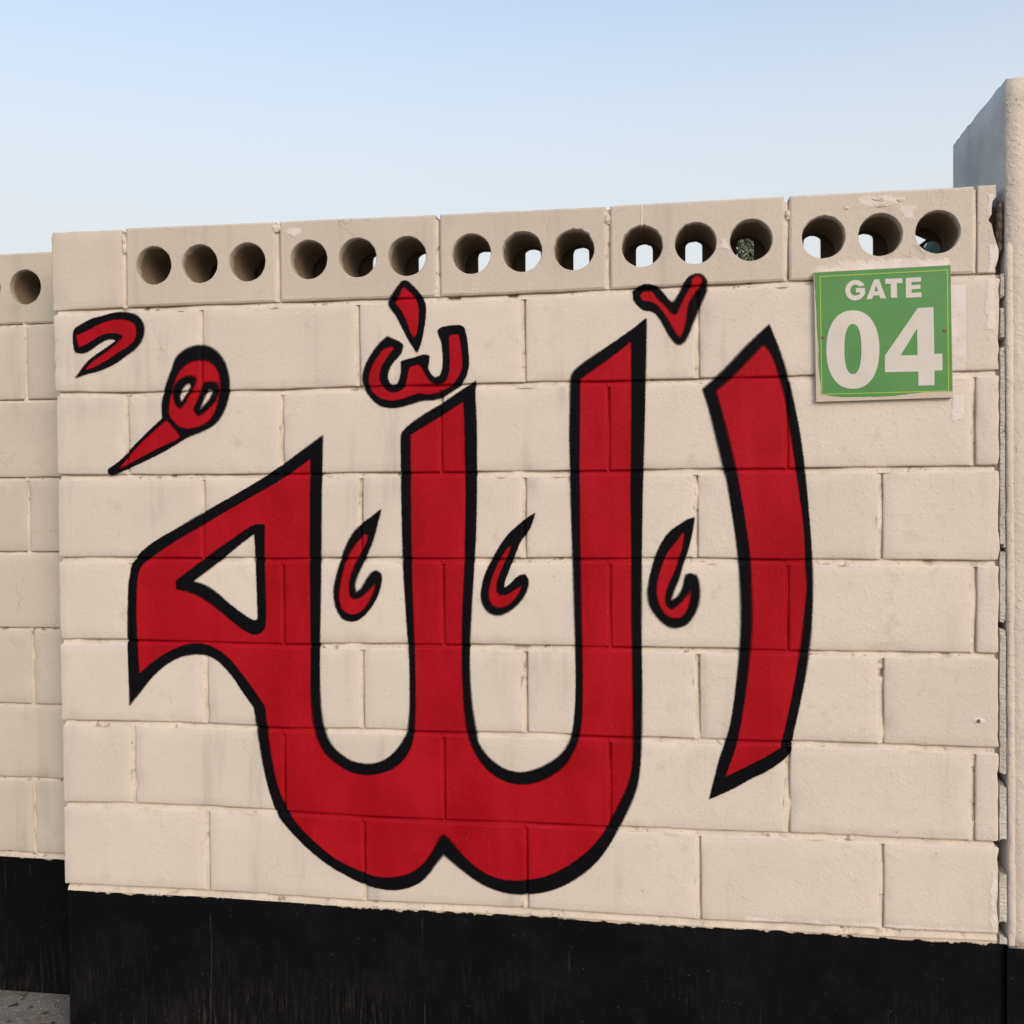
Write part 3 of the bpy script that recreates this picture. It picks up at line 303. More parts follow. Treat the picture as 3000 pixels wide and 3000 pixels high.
# row of vent blocks
HOLE_R = .0466
CHIPS = {1.2: .005, 1.322: .0065, 1.478: .005, 1.599: .004, .276: .003, 1.881: .003}     # broken upper rims of some holes
CHIPS = {round(min((h[0] for h in HOLES), key=lambda x: abs(x - k)), 3): v for k, v in CHIPS.items()}
def circ(cx, cz, r, n, jit=0, seed=0, chip=0):
    P = []
    for i in range(n):
        a = 2*pi*i/n; c, s_ = math.cos(a), math.sin(a)
        rr = r + jit*nz(seed, c*4, s_*4) + chip*max(0, s_)*max(0, nz(seed + 3, c*5, s_*5) + .15)
        P.append((cx + rr*c, cz + rr*s_))
    return P
def slot(cx, cz, w=.0205, top=.050, bot=.046, seed=0):
    P = [(cx - w, cz - bot), (cx + w, cz - bot)]
    for i in range(13):
        a = pi*i/12; P.append((cx + w*math.cos(a) + .0018*nz(seed, i*.9, 1), cz + top - .017 + .017*math.sin(a)**.7 + .0018*nz(seed, i*.9, 4)))
    return P
def tess(mb, polys, y, flip=False):
    """flat face at depth y with holes: polys = [outer, hole, ...] in (x, z)"""
    co = [[Vector((a, b, 0)) for a, b in p] for p in polys]; tri = geometry.tessellate_polygon(co)
    fl = [(v.x, y, v.y) for p in co for v in p]; F = []
    for a, b, c in tri:
        A, B, C = fl[a], fl[b], fl[c]; cr = (B[0]-A[0])*(C[2]-A[2]) - (B[2]-A[2])*(C[0]-A[0])
        f = (a, b, c) if cr > 0 else (a, c, b)           # counter-clockwise seen from -Y
        F.append(f[::-1] if flip else f)
    mb.add(fl, F)
def tube(mb, p, y0, q, y1):
    n = len(p); mb.add([(a, y0, b) for a, b in p] + [(a, y1, b) for a, b in q], [((i+1) % n, i, n+i, n+(i+1) % n) for i in range(n)])
def vent_block(xl, xr, zb, zt, holes, parent, seed, mat, y0=0., special=None):
    mb = MB(); D = .20; N = 72
    def rim(ins, yy):
        pts = []; nx = 26; nzv = 12
        for i in range(nx): x = xl + (xr-xl)*i/nx; pts.append((max(xl+ins, x), zb(x) + ins))
        for i in range(nzv): t = i/nzv; pts.append((xr - ins, zb(xr) + ins + (zt(xr) - zb(xr) - 2*ins)*t))
        for i in range(nx): x = xr - (xr-xl)*i/nx; pts.append((min(xr-ins, x), zt(x) - ins))
        for i in range(nzv): t = i/nzv; pts.append((xl + ins, zt(xl) - ins - (zt(xl) - zb(xl) - 2*ins)*t))
        return [(a + .0011*nz(a*50, b*50, seed), b + .0012*nz(a*50, b*50, seed + 4)) for a, b in pts]
    r0, r1 = rim(.0045, 0), rim(0, 0)
    fr = [circ(cx, cz, HOLE_R + .0018, N, .0010, seed + k, CHIPS.get(round(cx, 3), 0)) for k, (cx, cz) in enumerate(holes)]
    tess(mb, [r0] + fr, y0)
    tube(mb, r1, y0 + .0028, r0, y0) ; tube(mb, r0, y0, r1, y0 + .0028) if False else None
    mb.f[-len(r1):] = [f[::-1] for f in mb.f[-len(r1):]]
    tube(mb, r1, y0 + .0028, r1, y0 + D); mb.f[-len(r1):] = [f[::1] for f in mb.f[-len(r1):]]
    sl_all = []
    for k, (cx, cz) in enumerate(holes):
        a = circ(cx, cz, HOLE_R, N, .0007, seed + k, .7*CHIPS.get(round(cx, 3), 0)); b = circ(cx, cz, HOLE_R*.995, N); c = circ(cx, cz, HOLE_R + .010, N)
        for p, ya, q, yb in ((fr[k], 0, a, .0030), (a, .0030, b, .155), (b, .155, c, .156), (c, .156, c, .190)):
            tube(mb, p, y0 + ya, q, y0 + yb); mb.f[-N:] = [f[::-1] for f in mb.f[-N:]]
        if special and k == 2:
            s1 = [(cx + a_, cz + b_) for a_, b_ in ((-.022,.046),(-.016,.004),(.0045,.0168),(.0213,.0289),(-.0036,.0417))]
            s2 = circ(cx + .033, cz + .0056, .0186, 28)
            sl = [s1, s2]
        else: sl = [slot(cx, cz, seed=seed + k)]
        tess(mb, [c] + sl, y0 + .190)
        for s in sl:
            tube(mb, s, y0 + .190, s, y0 + D)
        sl_all += sl
    tess(mb, [r1] + sl_all, y0 + D, True)
    return mb.build('vent_block', mat, parent)
xs = rows[0]
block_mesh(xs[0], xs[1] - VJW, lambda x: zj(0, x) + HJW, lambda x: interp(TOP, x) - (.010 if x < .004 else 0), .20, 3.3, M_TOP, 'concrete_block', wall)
for b in range(5):
    xl, xr = xs[b+1] + VJW, xs[b+2] - VJW
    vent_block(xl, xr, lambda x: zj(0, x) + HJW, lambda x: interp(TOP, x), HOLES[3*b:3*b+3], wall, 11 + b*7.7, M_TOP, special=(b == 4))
# broken end piece of the top course beside the pillar
def plate(name, pts, y0, y1, mat, parent, bev=.002):
    mb = MB(); n = len(pts); cx = sum(p[0] for p in pts)/n; cz = sum(p[1] for p in pts)/n
    ins = [(a + bev*(1 if a < cx else -1), b + bev*(1 if b < cz else -1)) for a, b in pts]
    tess(mb, [ins], y0); tube(mb, pts, y0 + bev, ins, y0); mb.f[-n:] = [f[::-1] for f in mb.f[-n:]]
    tube(mb, pts, y0 + bev, pts, y1); tess(mb, [pts], y1, True)
    bm = bmesh.new(); me = bpy.data.meshes.new(name)
    me.from_pydata(mb.v, [], mb.f); bm.from_mesh(me); bmesh.ops.remove_doubles(bm, verts=bm.verts, dist=1e-6); bmesh.ops.recalc_face_normals(bm, faces=bm.faces); bm.to_mesh(me); bm.free()
    me.materials.append(mat); o = bpy.data.objects.new(name, me); COL.objects.link(o)
    if parent: o.parent = parent; o.matrix_parent_inverse = parent.matrix_world.inverted()
    return o
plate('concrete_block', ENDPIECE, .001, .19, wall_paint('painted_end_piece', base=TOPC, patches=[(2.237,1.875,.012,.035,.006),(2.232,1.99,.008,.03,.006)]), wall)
# mortar: a core behind the blocks and an uneven joint bed in every joint (top deep, lower lip shallow)
mb = MB()
mb.box(.012, 2.238, .024, .185, .38, 1.846)
def jm(seed, t): return .80 + .30*np.sin(t*9 + seed*1.9)*np.sin(t*23 + seed*4.1)
def bed(tab_top, tab_bot, x0, x1, seed, yo=0.):
    n = int((x1 - x0)/.006); prev = None; V = []; F = []
    for i in range(n + 1):
        x = x0 + (x1 - x0)*i/n; zt, zb = tab_top(x) + .003, tab_bot(x) - .003
        nn = nz(x*30, seed, 1)*.0010 + nz(x*110, seed, 2)*.0009
        gap = .012 if nz(x*14, seed*5.1, 7) > .56 else 0; k_ = float(jm(seed, x))
        V += [(x, yo + .0170*k_ + abs(nn) + gap, zt), (x, yo + .0140*k_ + abs(nn)*1.4 + gap, zt*.66 + zb*.34), (x, yo + .0062*k_ + abs(nn) + gap*.7, zt*.40 + zb*.60), (x, yo + .0040*k_ + abs(nn)*.6, zb)]
        if i:
            a = (i-1)*4
            for q in range(3): F.append((a+q+1, a+q+5, a+q+4, a+q))
    return V, F
def head(xc, zb, zt, seed, hw=VJW, yo=0.):
    n = max(6, int((zt - zb)/.006)); V = []; F = []
    for i in range(n + 1):
        z = zb + (zt - zb)*i/n; nn = nz(z*30, seed, 11)*.0012 + nz(z*120, seed, 12)*.0009
        gap = .012 if nz(z*16, seed*3.7, 17) > .56 else 0; k_ = float(jm(seed, z))
        V += [(xc - hw - .003, yo + .0036*k_ + abs(nn)*.6, z), (xc - hw*.30, yo + .0056*k_ + abs(nn) + gap*.6, z), (xc + hw*.30, yo + .0115*k_ + abs(nn)*1.4 + gap, z), (xc + hw + .003, yo + .0140*k_ + abs(nn) + gap, z)]
        if i:
            a = (i-1)*4
            for q in range(3): F.append((a+q, a+q+1, a+q+5, a+q+4))
    return V, F
for j in range(0, 7):
    mb.add(*bed(lambda x: zj(j, x) + HJW, lambda x: zj(j, x) - HJW, .014, 2.243, j*3.7 + 1))
mb.add(*bed(lambda x: zj(7, x) + HJW, lambda x: zj(7, x) - .008, .014, 2.249, 40.2))
for r in range(8):
    for k, xc in enumerate(rows[r]):
        if k == 0: continue
        zb_, zt_ = zj(r, xc) + HJW*.97, zj(r-1, xc) - (HJW*.97 if r else .012 + .006*(k % 2))
        mb.add(*head(xc, zb_, zt_, r*7.1 + k*2.3))
        if r == 0: mb.box(xc - VJW - .001, xc + VJW + .001, .022, .19, zb_, zt_ - .004)
mo = mb.build('mortar', M_MORTAR, wall, True)
# hard lumps of squeezed-out mortar
def lump(cx, cy, cz, sx, sy, sz, seed, mat, name, parent):
    bm = bmesh.new(); bmesh.ops.create_icosphere(bm, subdivisions=3, radius=1)
    for v in bm.verts:
        c = v.co.normalized(); k = 1 + .28*nz(c.x*2 + seed, c.y*2, c.z*2) + .16*nz(c.x*6, c.y*6 + seed, c.z*6)
        v.co = Vector((cx + c.x*k*sx, cy + c.y*k*sy, cz + c.z*k*sz))
    me = bpy.data.meshes.new(name); bm.to_mesh(me); bm.free(); me.materials.append(mat)
    o = bpy.data.objects.new(name, me); COL.objects.link(o)
    if parent: o.parent = parent; o.matrix_parent_inverse = parent.matrix_world.inverted()
    return o
for i, (x, z, sx, sz) in enumerate([(.5965, 2.0225, .013, .010), (.1985, 2.0, .006, .02), (1.3995, 2.005, .006, .012), (.1975, 1.846, .006, .006), (1.8025, 1.995, .006, .012), (1.999, 2.0195, .020, .008), (2.045, 2.016, .013, .007), (2.006, 2.006, .026, .006), (1.93, 2.003, .006, .005)]):
    lump(x, .0035, z, sx, .006, sz, i*3.3, M_MORTAR, 'mortar_lump', wall)
# concrete base under the blocks
def plinth(x0, x1, y, zt, mat, parent, seed):
    mb = MB(); n = int((x1-x0)/.02); V = []; F = []
    for i in range(n + 1):
        x = x0 + (x1-x0)*i/n
        for q, z in enumerate([-.05, .0, .06, .12, .18, .24, .30, .345, zt - .008, zt]):
            V.append((x, y + .0018*nz(x*5, z*5, seed) + (.004 if q == 9 else 0), z))
        V.append((x, y + .17, zt)); V.append((x, y + .17, -.05))
        if i:
            a = (i-1)*12
            for q in range(11): F.append((a+q, a+12+q, a+13+q, a+1+q))
    mb.add(V, F); mb.add([V[q] for q in range(12)], [tuple(range(12))]); mb.add([V[-12+q] for q in range(12)], [tuple(range(11,-1,-1))])
    return mb.build('plinth', mat, parent, False)
plinth(.0125, 2.2655, .0065, .3745, M_PLINTH, wall, 2.2)

# ------------------------------------------------------------------ wall set back at the left
wl = thing('block_wall', (-1.06, SB, 0), 'cream block wall with one vent hole, set back at the left edge', 'wall')
def zl(j): return LTOP + HJW*.7 if j < 0 else LH[j]
mbl = MB(); LW = .0042
mbl.box(-2.11, -.004, SB + .026, SB + .18, .385, 1.846)
for r in range(8):
    xs_ = [-2.2, -1.8, -1.4, -1.0, -.6, -.199, .197] if r % 2 else [-2.4, -2.0, -1.6, -1.2, -.8, -.4, .0005]
    if r % 2: xs_[5] = LV[r]
    zb, zt = zl(r) + LW, zl(r-1) - LW
    for k in range(len(xs_) - 1):
        xl, xr = max(xs_[k] + LW, -2.12), min(xs_[k+1] - LW, -.0015)
        if xr - xl < .02: continue
        if r == 0:
            c = (xl + xr)/2; hz = LHOLE[1]
            hs = [(LHOLE[0] + d + (k - 5)*.4, hz) for d in ((-.121, 0) if k == len(xs_) - 2 else (-.121, 0, .121))]
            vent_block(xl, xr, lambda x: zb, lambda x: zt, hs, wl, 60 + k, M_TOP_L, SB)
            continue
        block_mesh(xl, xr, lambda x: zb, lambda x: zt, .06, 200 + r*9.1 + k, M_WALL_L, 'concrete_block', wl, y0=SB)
    for xc in xs_[1:-1]:
        mbl.add(*head(xc, zb - .01, zt + (.01 if r else -.008), 90 + r*3 + xc, LW, SB))
    if r < 7: mbl.add(*bed(lambda x: zl(r) + LW, lambda x: zl(r) - LW, -2.11, -.003, 120 + r*3.3, SB))
mbl.add(*bed(lambda x: zl(7) + LW, lambda x: zl(7) - .009, -2.11, -.003, 177, SB))
mbl.build('mortar', M_MORTAR, wl, True)
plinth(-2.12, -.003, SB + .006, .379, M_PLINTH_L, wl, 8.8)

# ------------------------------------------------------------------ pillar at the right
pil = thing('concrete_pillar', (2.46, .19, 0), 'tall concrete pillar with beige front and bare grey side at the right edge', 'pillar')
PY = -.004; PX0, PX1, PT = 2.2625, 2.66, 2.2645
def pillar_x(z): return PX0 + .0092*max(0, (1.9 - z)/1.5)
def slab(name, mat, faces_y, top, bot, x_in, parent):
    V = []; F = []; nzv = 60; nx = 14
    for j in range(nzv + 1):
        z = bot + (top - bot)*j/nzv
        for i in range(nx + 1):
            t = i/nx; xl = pillar_x(z) + .0022*nz(z*24, 1, 2) + .0016*nz(z*90, 3, 2)
            x = xl + x_in + (PX1 - xl - x_in)*t
            V.append((x, faces_y + .0016*nz(x*7, z*7, 4) + .0022*max(0, 1 - t*nx), z + (.003*nz(x*60, 5, 5) if j == nzv else 0)))
    for j in range(nzv):
        for i in range(nx): a = j*(nx+1) + i; F.append((a, a+1, a+nx+2, a+nx+1))
    return V, F
V, F = slab('f', None, PY, PT, .366, .0, pil)
b = len(V); W = 15; ring = [i for i in range(W)] + [j*W + W-1 for j in range(1, 61)] + [60*W + i for i in range(W-2, -1, -1)] + [j*W for j in range(59, 0, -1)]
for p in ring: x, y, z = V[p]; V.append((x, PY + .012, z))
n_ = len(ring); F += [(ring[(i+1) % n_], ring[i], b+i, b+(i+1) % n_) for i in range(n_)]
M_PFRONT = wall_paint('beige_render', base=(.665,.570,.484), bd=.0036)
link('painted_front', V, F, M_PFRONT, pil, True)
# grey body: rough cast top arris
V = []; F = []; nzv = 46; ny = 22
for j in range(nzv + 1):
    z = -.05 + (PT + .05)*j/nzv
    for i in range(ny + 1):
        y = PY + .004 + (.425 - PY)*i/ny
        V.append((pillar_x(z) + .0005 + .0012*nz(y*8, z*8, 3), y, z + ((.0045*nz(y*45, 1, 6) + .004*nz(y*120, 1, 7)) if j == nzv else 0)))
for j in range(nzv):
    for i in range(ny): a = j*(ny+1) + i; F.append((a, a+ny+1, a+ny+2, a+1))
nb = len(V)
for j in range(nzv + 1):
    for i in range(ny + 1): x, y, z = V[j*(ny+1)+i]; V.append((PX1, y, z))
for j in range(nzv):
    for i in range(ny): a = nb + j*(ny+1) + i; F.append((a, a+1, a+ny+2, a+ny+1))
for i in range(ny): a = nzv*(ny+1) + i; F.append((a, nb+a, nb+a+1, a+1))
for j in range(nzv): a = j*(ny+1) + ny; F.append((a, a+ny+1, nb+a+ny+1, nb+a)); a = j*(ny+1); F.append((a, nb+a, nb+a+ny+1, a+ny+1))
link('shaft', V, F, M_GREY, pil, True)
m = MB(); V = []
for z, d in ((-.05, 0), (.355, 0), (.366, .0005)): pass
m.box(PX0 + .0045, PX1 + .002, PY - .0035, .427, -.05, .3655)
m.build('painted_base', plinth_mat('black_base_paint_pillar', .372), pil)
# plaster bead running down the pillar's left arris
V = []; F = []; n = 150
for i in range(n + 1):
    z = .372 + (1.912 - .372)*i/n; k = min(1, (1.914 - z)/.012)**.5; w = (.0075 + .002*nz(z*9, 4, 1) + .0012*nz(z*60, 4, 2))*max(.25, k)
    xc = pillar_x(z) + .0035
    for q in range(7):
        a = pi*q/6; V.append((xc + .004 - w*math.cos(a), PY + .0030 - .0042*k*math.sin(a)*(1 + .5*nz(z*22, 3, 3)) + .001*nz(z*80, q, 2), z))
    if i:
        s = (i-1)*7
        for q in range(6): F.append((s+q, s+q+1, s+q+8, s+q+7))
link('plaster_bead', V, F, M_PFRONT, pil, True)
# crumbling mortar filling the gap between wall and pillar: parts of the wall
V = []; F = []; n = 700
for i in range(n + 1):
    z = .372 + (1.845 - .372)*i/n
    def gp(c):      # how far the filler has fallen out at this height, ragged and different across its width
        q = z + .010*nz(z*38, c*7.3, 4) + .005*nz(z*130, c*3.1, 6)
        return .10*max(0, min(1, max((nz(q*13, 2, 9) - .58)/.06, max((w_ - abs(q - a_))/.003 for a_, w_ in ((1.784,.012),(1.696,.010),(1.246,.005),(1.078,.008),(.737,.009),(.565,.036),(.402,.014))))))
    e = .007*nz(z*35, 2, 3) + .004*nz(z*140, 2, 4)
    px = pillar_x(z); gl, gm_, gr_ = gp(1), gp(2), gp(3)
    V += [(2.2440, .014, z), (2.2528 + .25*e, .013 + gl, z), (2.2537 + .25*e, .0018 + gl + .002*abs(nz(z*90, 1, 1)), z), ((2.2540 + px)/2 + e*.3, .0004 + gm_ + .004*abs(nz(z*120, 1, 2)), z), (px - .0019 + e*.15, .0014 + gr_ + .003*abs(nz(z*140, 1, 3)), z), (px - .0011, .013 + gr_, z), (px + .004, .018, z)]
    if i:
        a = (i-1)*7
        for q in range(6): F.append((a+q, a+q+1, a+q+8, a+q+7))
link('gap_filler', V, F, M_FILL, wall)
for i, z in enumerate([1.992, 1.972, 1.950, 1.926, 1.905]):
    lump(2.2548 - .001*(i > 2), .016, z, .0072, .010, .016, 21 + i*4.7, M_RUBBLE, 'rubble_piece', wall)
mbx = MB(); mbx.box(2.20, 2.261, .04, .19, 1.85, 2.0); mbx.build('core_fill', M_RUBBLE, wall)

# loose grit swept up against the foot of the set-back wall
gm = MB(); R3 = random.Random(12)
ico = [(0,0,1),(.89,0,.45),(.28,.85,.45),(-.72,.53,.45),(-.72,-.53,.45),(.28,-.85,.45),(.72,.53,-.45),(-.28,.85,-.45),(-.89,0,-.45),(-.28,-.85,-.45),(.72,-.53,-.45),(0,0,-1)]
icf = [(0,1,2),(0,2,3),(0,3,4),(0,4,5),(0,5,1),(1,6,2),(2,7,3),(3,8,4),(4,9,5),(5,10,1),(6,7,2),(7,8,3),(8,9,4),(9,10,5),(10,6,1),(11,7,6),(11,8,7),(11,9,8),(11,10,9),(11,6,10)]
for i in range(420):
    x = R3.uniform(-1.2, -.01); y = SB - .002 - abs(R3.gauss(0, .10)) if R3.random() < .7 else R3.uniform(SB - .5, SB - .02); r = R3.choice((.0012, .0016, .002, .003, .0042))*R3.uniform(.7, 1.2)
    gm.add([(x + a*r*R3.uniform(.7, 1.3), y + b*r*R3.uniform(.7, 1.3), r*.35 + c*r*.6) for a, b, c in ico], icf)
tag(gm.build('grit', concrete('grit_stone', (.10,.085,.065), (.30,.275,.24))), 'loose grit along the foot of the set back wall', 'grit', kind='stuff')
# ------------------------------------------------------------------ spray-painted lettering: thin paint films that follow blocks and joints
def smooth_poly(P):
    """round the traced outline, keep its real corners"""
    P = np.array(P)
    keepall = len(P)
    for it in range(2):
        n = len(P); a = P - np.roll(P, 1, 0); b = np.roll(P, -1, 0) - P
        la = np.linalg.norm(a, axis=1) + 1e-9; lb = np.linalg.norm(b, axis=1) + 1e-9
        cosv = np.sum(a*b, 1)/la/lb; out = []
        for i in range(n):
            if cosv[i] < .72: out.append(P[i])
            else: out.append(P[i] - a[i]*.25); out.append(P[i] + b[i]*.25)
        P = np.array(out)
    return P
def sdist(P, X, Z):
    x, z = X.ravel(), Z.ravel(); d2 = np.full(x.shape, 1e9); ins = np.zeros(x.shape, bool)
    Q = np.roll(P, -1, 0)
    for (ax, az), (bx, bz) in zip(P, Q):
        ex, ez = bx-ax, bz-az; L = ex*ex + ez*ez + 1e-12
        t = np.clip(((x-ax)*ex + (z-az)*ez)/L, 0, 1); d2 = np.minimum(d2, (x-ax-t*ex)**2 + (z-az-t*ez)**2)
        if az != bz: ins ^= ((az > z) != (bz > z)) & (x < (bx-ax)*(z-az)/(bz-az) + ax)
    d = np.sqrt(d2); return np.where(ins, -d, d).reshape(X.shape)
HJx = {j: (np.array([a[0] for a in HJ[j]]), np.array([a[1] for a in HJ[j]])) for j in HJ}
def recess(X, Z):
    """depth of the wall surface behind the block faces, with the film's own thickness taken off"""
    zl_ = [np.interp(X, *HJx[j]) for j in range(8)]
    row = sum((Z < zl_[j]).astype(int) for j in range(7))
    top = np.choose(np.clip(row, 0, 7), [np.full(X.shape, 9.)] + [zl_[j] for j in range(7)]); bot = np.choose(np.clip(row, 0, 7), zl_)
    et, eb = top - HJW - Z, Z - bot - HJW
    eh = np.minimum(et, eb); ev = np.full(X.shape, 9.); tv = np.zeros(X.shape); kv = np.ones(X.shape); kh = np.ones(X.shape)
    for r in range(8):
        for k, xc in enumerate(rows[r]):
            if k == 0: continue
            m = row == r; e = np.abs(X - xc) - VJW; c = m & (e < ev); ev = np.where(c, e, ev); tv = np.where(c, (X - xc + VJW)/(2*VJW), tv)
            kv = np.where(c, jm(r*7.1 + k*2.3, Z), kv)
        kh = np.where(np.where(et < eb, row - 1, row) == r, jm(r*3.7 + 1, X), kh)
    G = .0016; eh = eh + G; ev = ev + G; e = np.minimum(eh, ev)
    th = np.where(et < eb, np.clip(np.maximum(top - Z, 0)/HJW*.5 + .5, .5, 1), np.clip(.5 - np.maximum(Z - bot, 0)/HJW*.5, 0, .5))
    mh = np.interp(th, [0, .25, .58, 1], [.0140, .0128, .0048, .0026])*kh        # th 0 at the joint's top edge, 1 at its lower edge
    mv = np.interp(tv, [0, .35, .65, 1], [.0026, .0044, .0096, .0114])*kv
    md = np.where((eh < 0) & (ev < 0), np.minimum(mh, mv), np.where(eh < 0, mh, mv))
    md = np.where((ev < .0005) & (et < .0042), np.minimum(md, .0020), md)
    bev = .0022*np.clip(1 - e/.0042, 0, 1)**2
    k = np.clip(-e/.0011, 0, 1)
    return bev*(1-k) + np.maximum(md - .0013, -.0004)*k
def axis(lo, hi, step, fine, centres, half):
    v = set(np.round(np.arange(lo, hi + step, step), 5))
    v = {a for a in v if all(abs(a - c) > half for c in centres)}
    for c in centres:
        if lo - half < c < hi + half: v |= set(np.round(np.arange(c - half, c + half + 1e-9, fine), 5))
    return np.array(sorted(v))
def film_mesh(name, field, bbox, thick, reach, mat, parent):
    x0, x1, z0, z1 = bbox
    cx = sorted({round(x, 2) for r in range(8) for k, x in enumerate(rows[r]) if k})
    cz = [float(np.mean(HJx[j][1])) for j in range(7)]
    xs_ = axis(x0 - .012, x1 + .012, .0055, .0013, cx, .0115); zs_ = axis(z0 - .012, z1 + .012, .0055, .0013, cz, .0135)
    X, Z = np.meshgrid(xs_, zs_); S = field(X, Z); Y = recess(X, Z) - thick
    ok = S < reach; nzr, nxr = X.shape
    fo = (ok[:-1,:-1] | ok[1:,:-1] | ok[:-1,1:] | ok[1:,1:])
    jj, ii = np.nonzero(fo); a = jj*nxr + ii
    quads = np.stack([a, a+1, a+nxr+1, a+nxr], 1)
    used = np.unique(quads); mp = -np.ones(nzr*nxr, int); mp[used] = np.arange(len(used))
    co = np.stack([X.ravel(), Y.ravel(), Z.ravel()], 1)[used]
    o = link(name, co.tolist(), mp[quads].tolist(), mat[0], parent, True, {'sd': S.ravel()[used].astype(np.float32)})
    o.data.materials.append(mat[1]); core = S.ravel()[quads].max(1) < -.006
    o.data.polygons.foreach_set('material_index', np.where(core, 0, 1).astype(np.int32))
    return o
LAB = {
 'word': ('painted_letters', 'large joined red calligraphy letters with black outline across the middle of the wall', 'lettering'),
 'alif': ('painted_letter', 'tall red upright stroke with black outline, standing alone below the gate sign', 'lettering'),
 'hook': ('painted_mark', 'small red hook with black outline, topmost at the left end of the wall', 'painted mark'),
 'waw': ('painted_mark', 'red loop with two white slits and a long pointed tail, left of the big letters', 'painted mark'),
 'dagger': ('painted_mark', 'small red diamond stroke directly under the vent holes, above the rounded double curve', 'painted mark'),
 'shadda': ('painted_mark', 'red rounded double curve mark above the middle upright letter', 'painted mark'),
 'vee': ('painted_mark', 'small red check mark between the two tall right strokes, touching the vent course', 'painted mark'),
 'comma_a': ('painted_mark', 'red flame shaped comma, leftmost of the three between the letters', 'painted mark'),
 'comma_b': ('painted_mark', 'red flame shaped comma, middle and smallest of the three between the letters', 'painted mark'),
 'comma_c': ('painted_mark', 'red flame shaped comma, rightmost of the three, left of the lone upright stroke', 'painted mark')}
for key, gl in GLYPHS.items():
    P = {k: [smooth_poly(p) for p in v] for k, v in gl.items()}
    allp = np.concatenate(P['outer']); bb = (allp[:,0].min(), allp[:,0].max(), allp[:,1].min(), allp[:,1].max())
    nm, lab, cat = LAB[key]
    t = thing(nm, ((bb[0]+bb[1])/2, 0, bb[2]), lab, cat, 'red painted calligraphy on the wall')
    un = lambda L, X, Z: np.minimum.reduce([sdist(p, X, Z) for p in L]) if L else np.full(X.shape, 9.)
    cache = {}
    def fields(X, Z):
        o = un(P['outer'], X, Z); r = un(P['red'], X, Z); ov = un(P.get('over', []), X, Z); h = un(P.get('hole', []), X, Z)
        pt = np.maximum(o, -h); rd = np.maximum(r, -ov); return pt, rd
    def f_red(X, Z):
        pt, rd = fields(X, Z); return np.maximum(rd - .010, pt + .0015 - .0052*np.clip(np.sin(X*23 + 1.3*np.sin(Z*17)) * np.sin(Z*19 + 1.7*np.sin(X*13)) - .35, 0, 1))
    def f_blk(X, Z):
        pt, rd = fields(X, Z); return np.maximum(pt, -rd)
    film_mesh('red_fill', f_red, bb, .0006, .0060, M_RED, t)
    film_mesh('black_outline', f_blk, bb, .0013, .0065, M_BLACK, t)

# ------------------------------------------------------------------ gate sign
def flat_mat(name, c1, c2, rough=.45, sc_=12, dirt=.0):
    n = NT(name); c = n.mix(n.ramp(n.noise(sc_, 4), .3, .7), c1, c2)
    d = n.ramp(n.noise(90, 4, .65), .60, .75); c = n.mix(n.math('MULTIPLY', d, dirt), c, tuple(v*.55 for v in c1))
    return n.done(c, rough, n.bump(n.noise(60, 2), .0006, .4), spec=.4)
M_GREEN = flat_mat('sign_green', (.064,.222,.048), (.074,.246,.055), dirt=.12)
M_SIGNW = flat_mat('sign_letter_cream', (.575,.525,.47), (.63,.575,.515), dirt=.12)
M_YEL = flat_mat('sign_yellow_line', (.30,.46,.055), (.36,.48,.06))
M_EDGE = flat_mat('sign_board_edge', (.52,.43,.34), (.58,.49,.40), .7, 30, .3)
M_STEEL = flat_mat('rusty_screw', (.12,.07,.045), (.22,.15,.10), .6, 300)
YS = -.012
sg = thing('gate_sign', (2.005, YS, 1.574), 'square green sign reading GATE 04 screwed to the wall', 'sign')
def prism(name, outer, holes, y0, y1, mat, parent):
    m = MB(); tess(m, [outer] + holes, y0)
    area = sum(a[0]*b[1]-b[0]*a[1] for a, b in zip(outer, outer[1:] + outer[:1]))
    o2 = outer if area > 0 else outer[::-1]
    tube(m, o2, y0, o2, y1)
    for h in holes:
        ar = sum(a[0]*b[1]-b[0]*a[1] for a, b in zip(h, h[1:] + h[:1])); h2 = h[::-1] if ar > 0 else h
        tube(m, h2, y0, h2, y1)
    return m.build(name, mat, parent)
pan = prism('panel', SIGN['panel'], [], YS + .0004, .0, M_EDGE, sg)
def ragged(poly, amp, seed, step=.004, only=None):
    out = []
    for i, (a, b) in enumerate(zip(poly, poly[1:] + poly[:1])):
        n = max(1, int(math.dist(a, b)/step))
        for k in range(n):
            t = k/n; x, z = a[0] + (b[0]-a[0])*t, a[1] + (b[1]-a[1])*t
            am = amp if (only is None or i in only) else 0
            out.append((x + am*nz(x*160, z*160, seed), z + am*nz(x*160, z*160, seed + 9)))
    return out
gf = prism('green_face', ragged(SIGN['green'], .0011, 3, only=set(range(2, 15))), [], YS, YS + .0003, M_GREEN, sg)
y4 = SIGN['yellow']; cxs = sum(p[0] for p in y4)/4; czs = sum(p[1] for p in y4)/4
inn = [(a - .0020*(1 if a > cxs else -1), b - .0020*(1 if b > czs else -1)) for a, b in y4]
prism('border_line', y4, [inn], YS - .0004, YS - .0001, M_YEL, gf)
for ch in 'GATE': prism('letter', SIGN[ch][0], SIGN[ch][1], YS - .0007, YS - .0001, M_SIGNW, gf)
for ch in '04': prism('digit', SIGN[ch][0], SIGN[ch][1], YS - .0007, YS - .0001, M_SIGNW, gf)
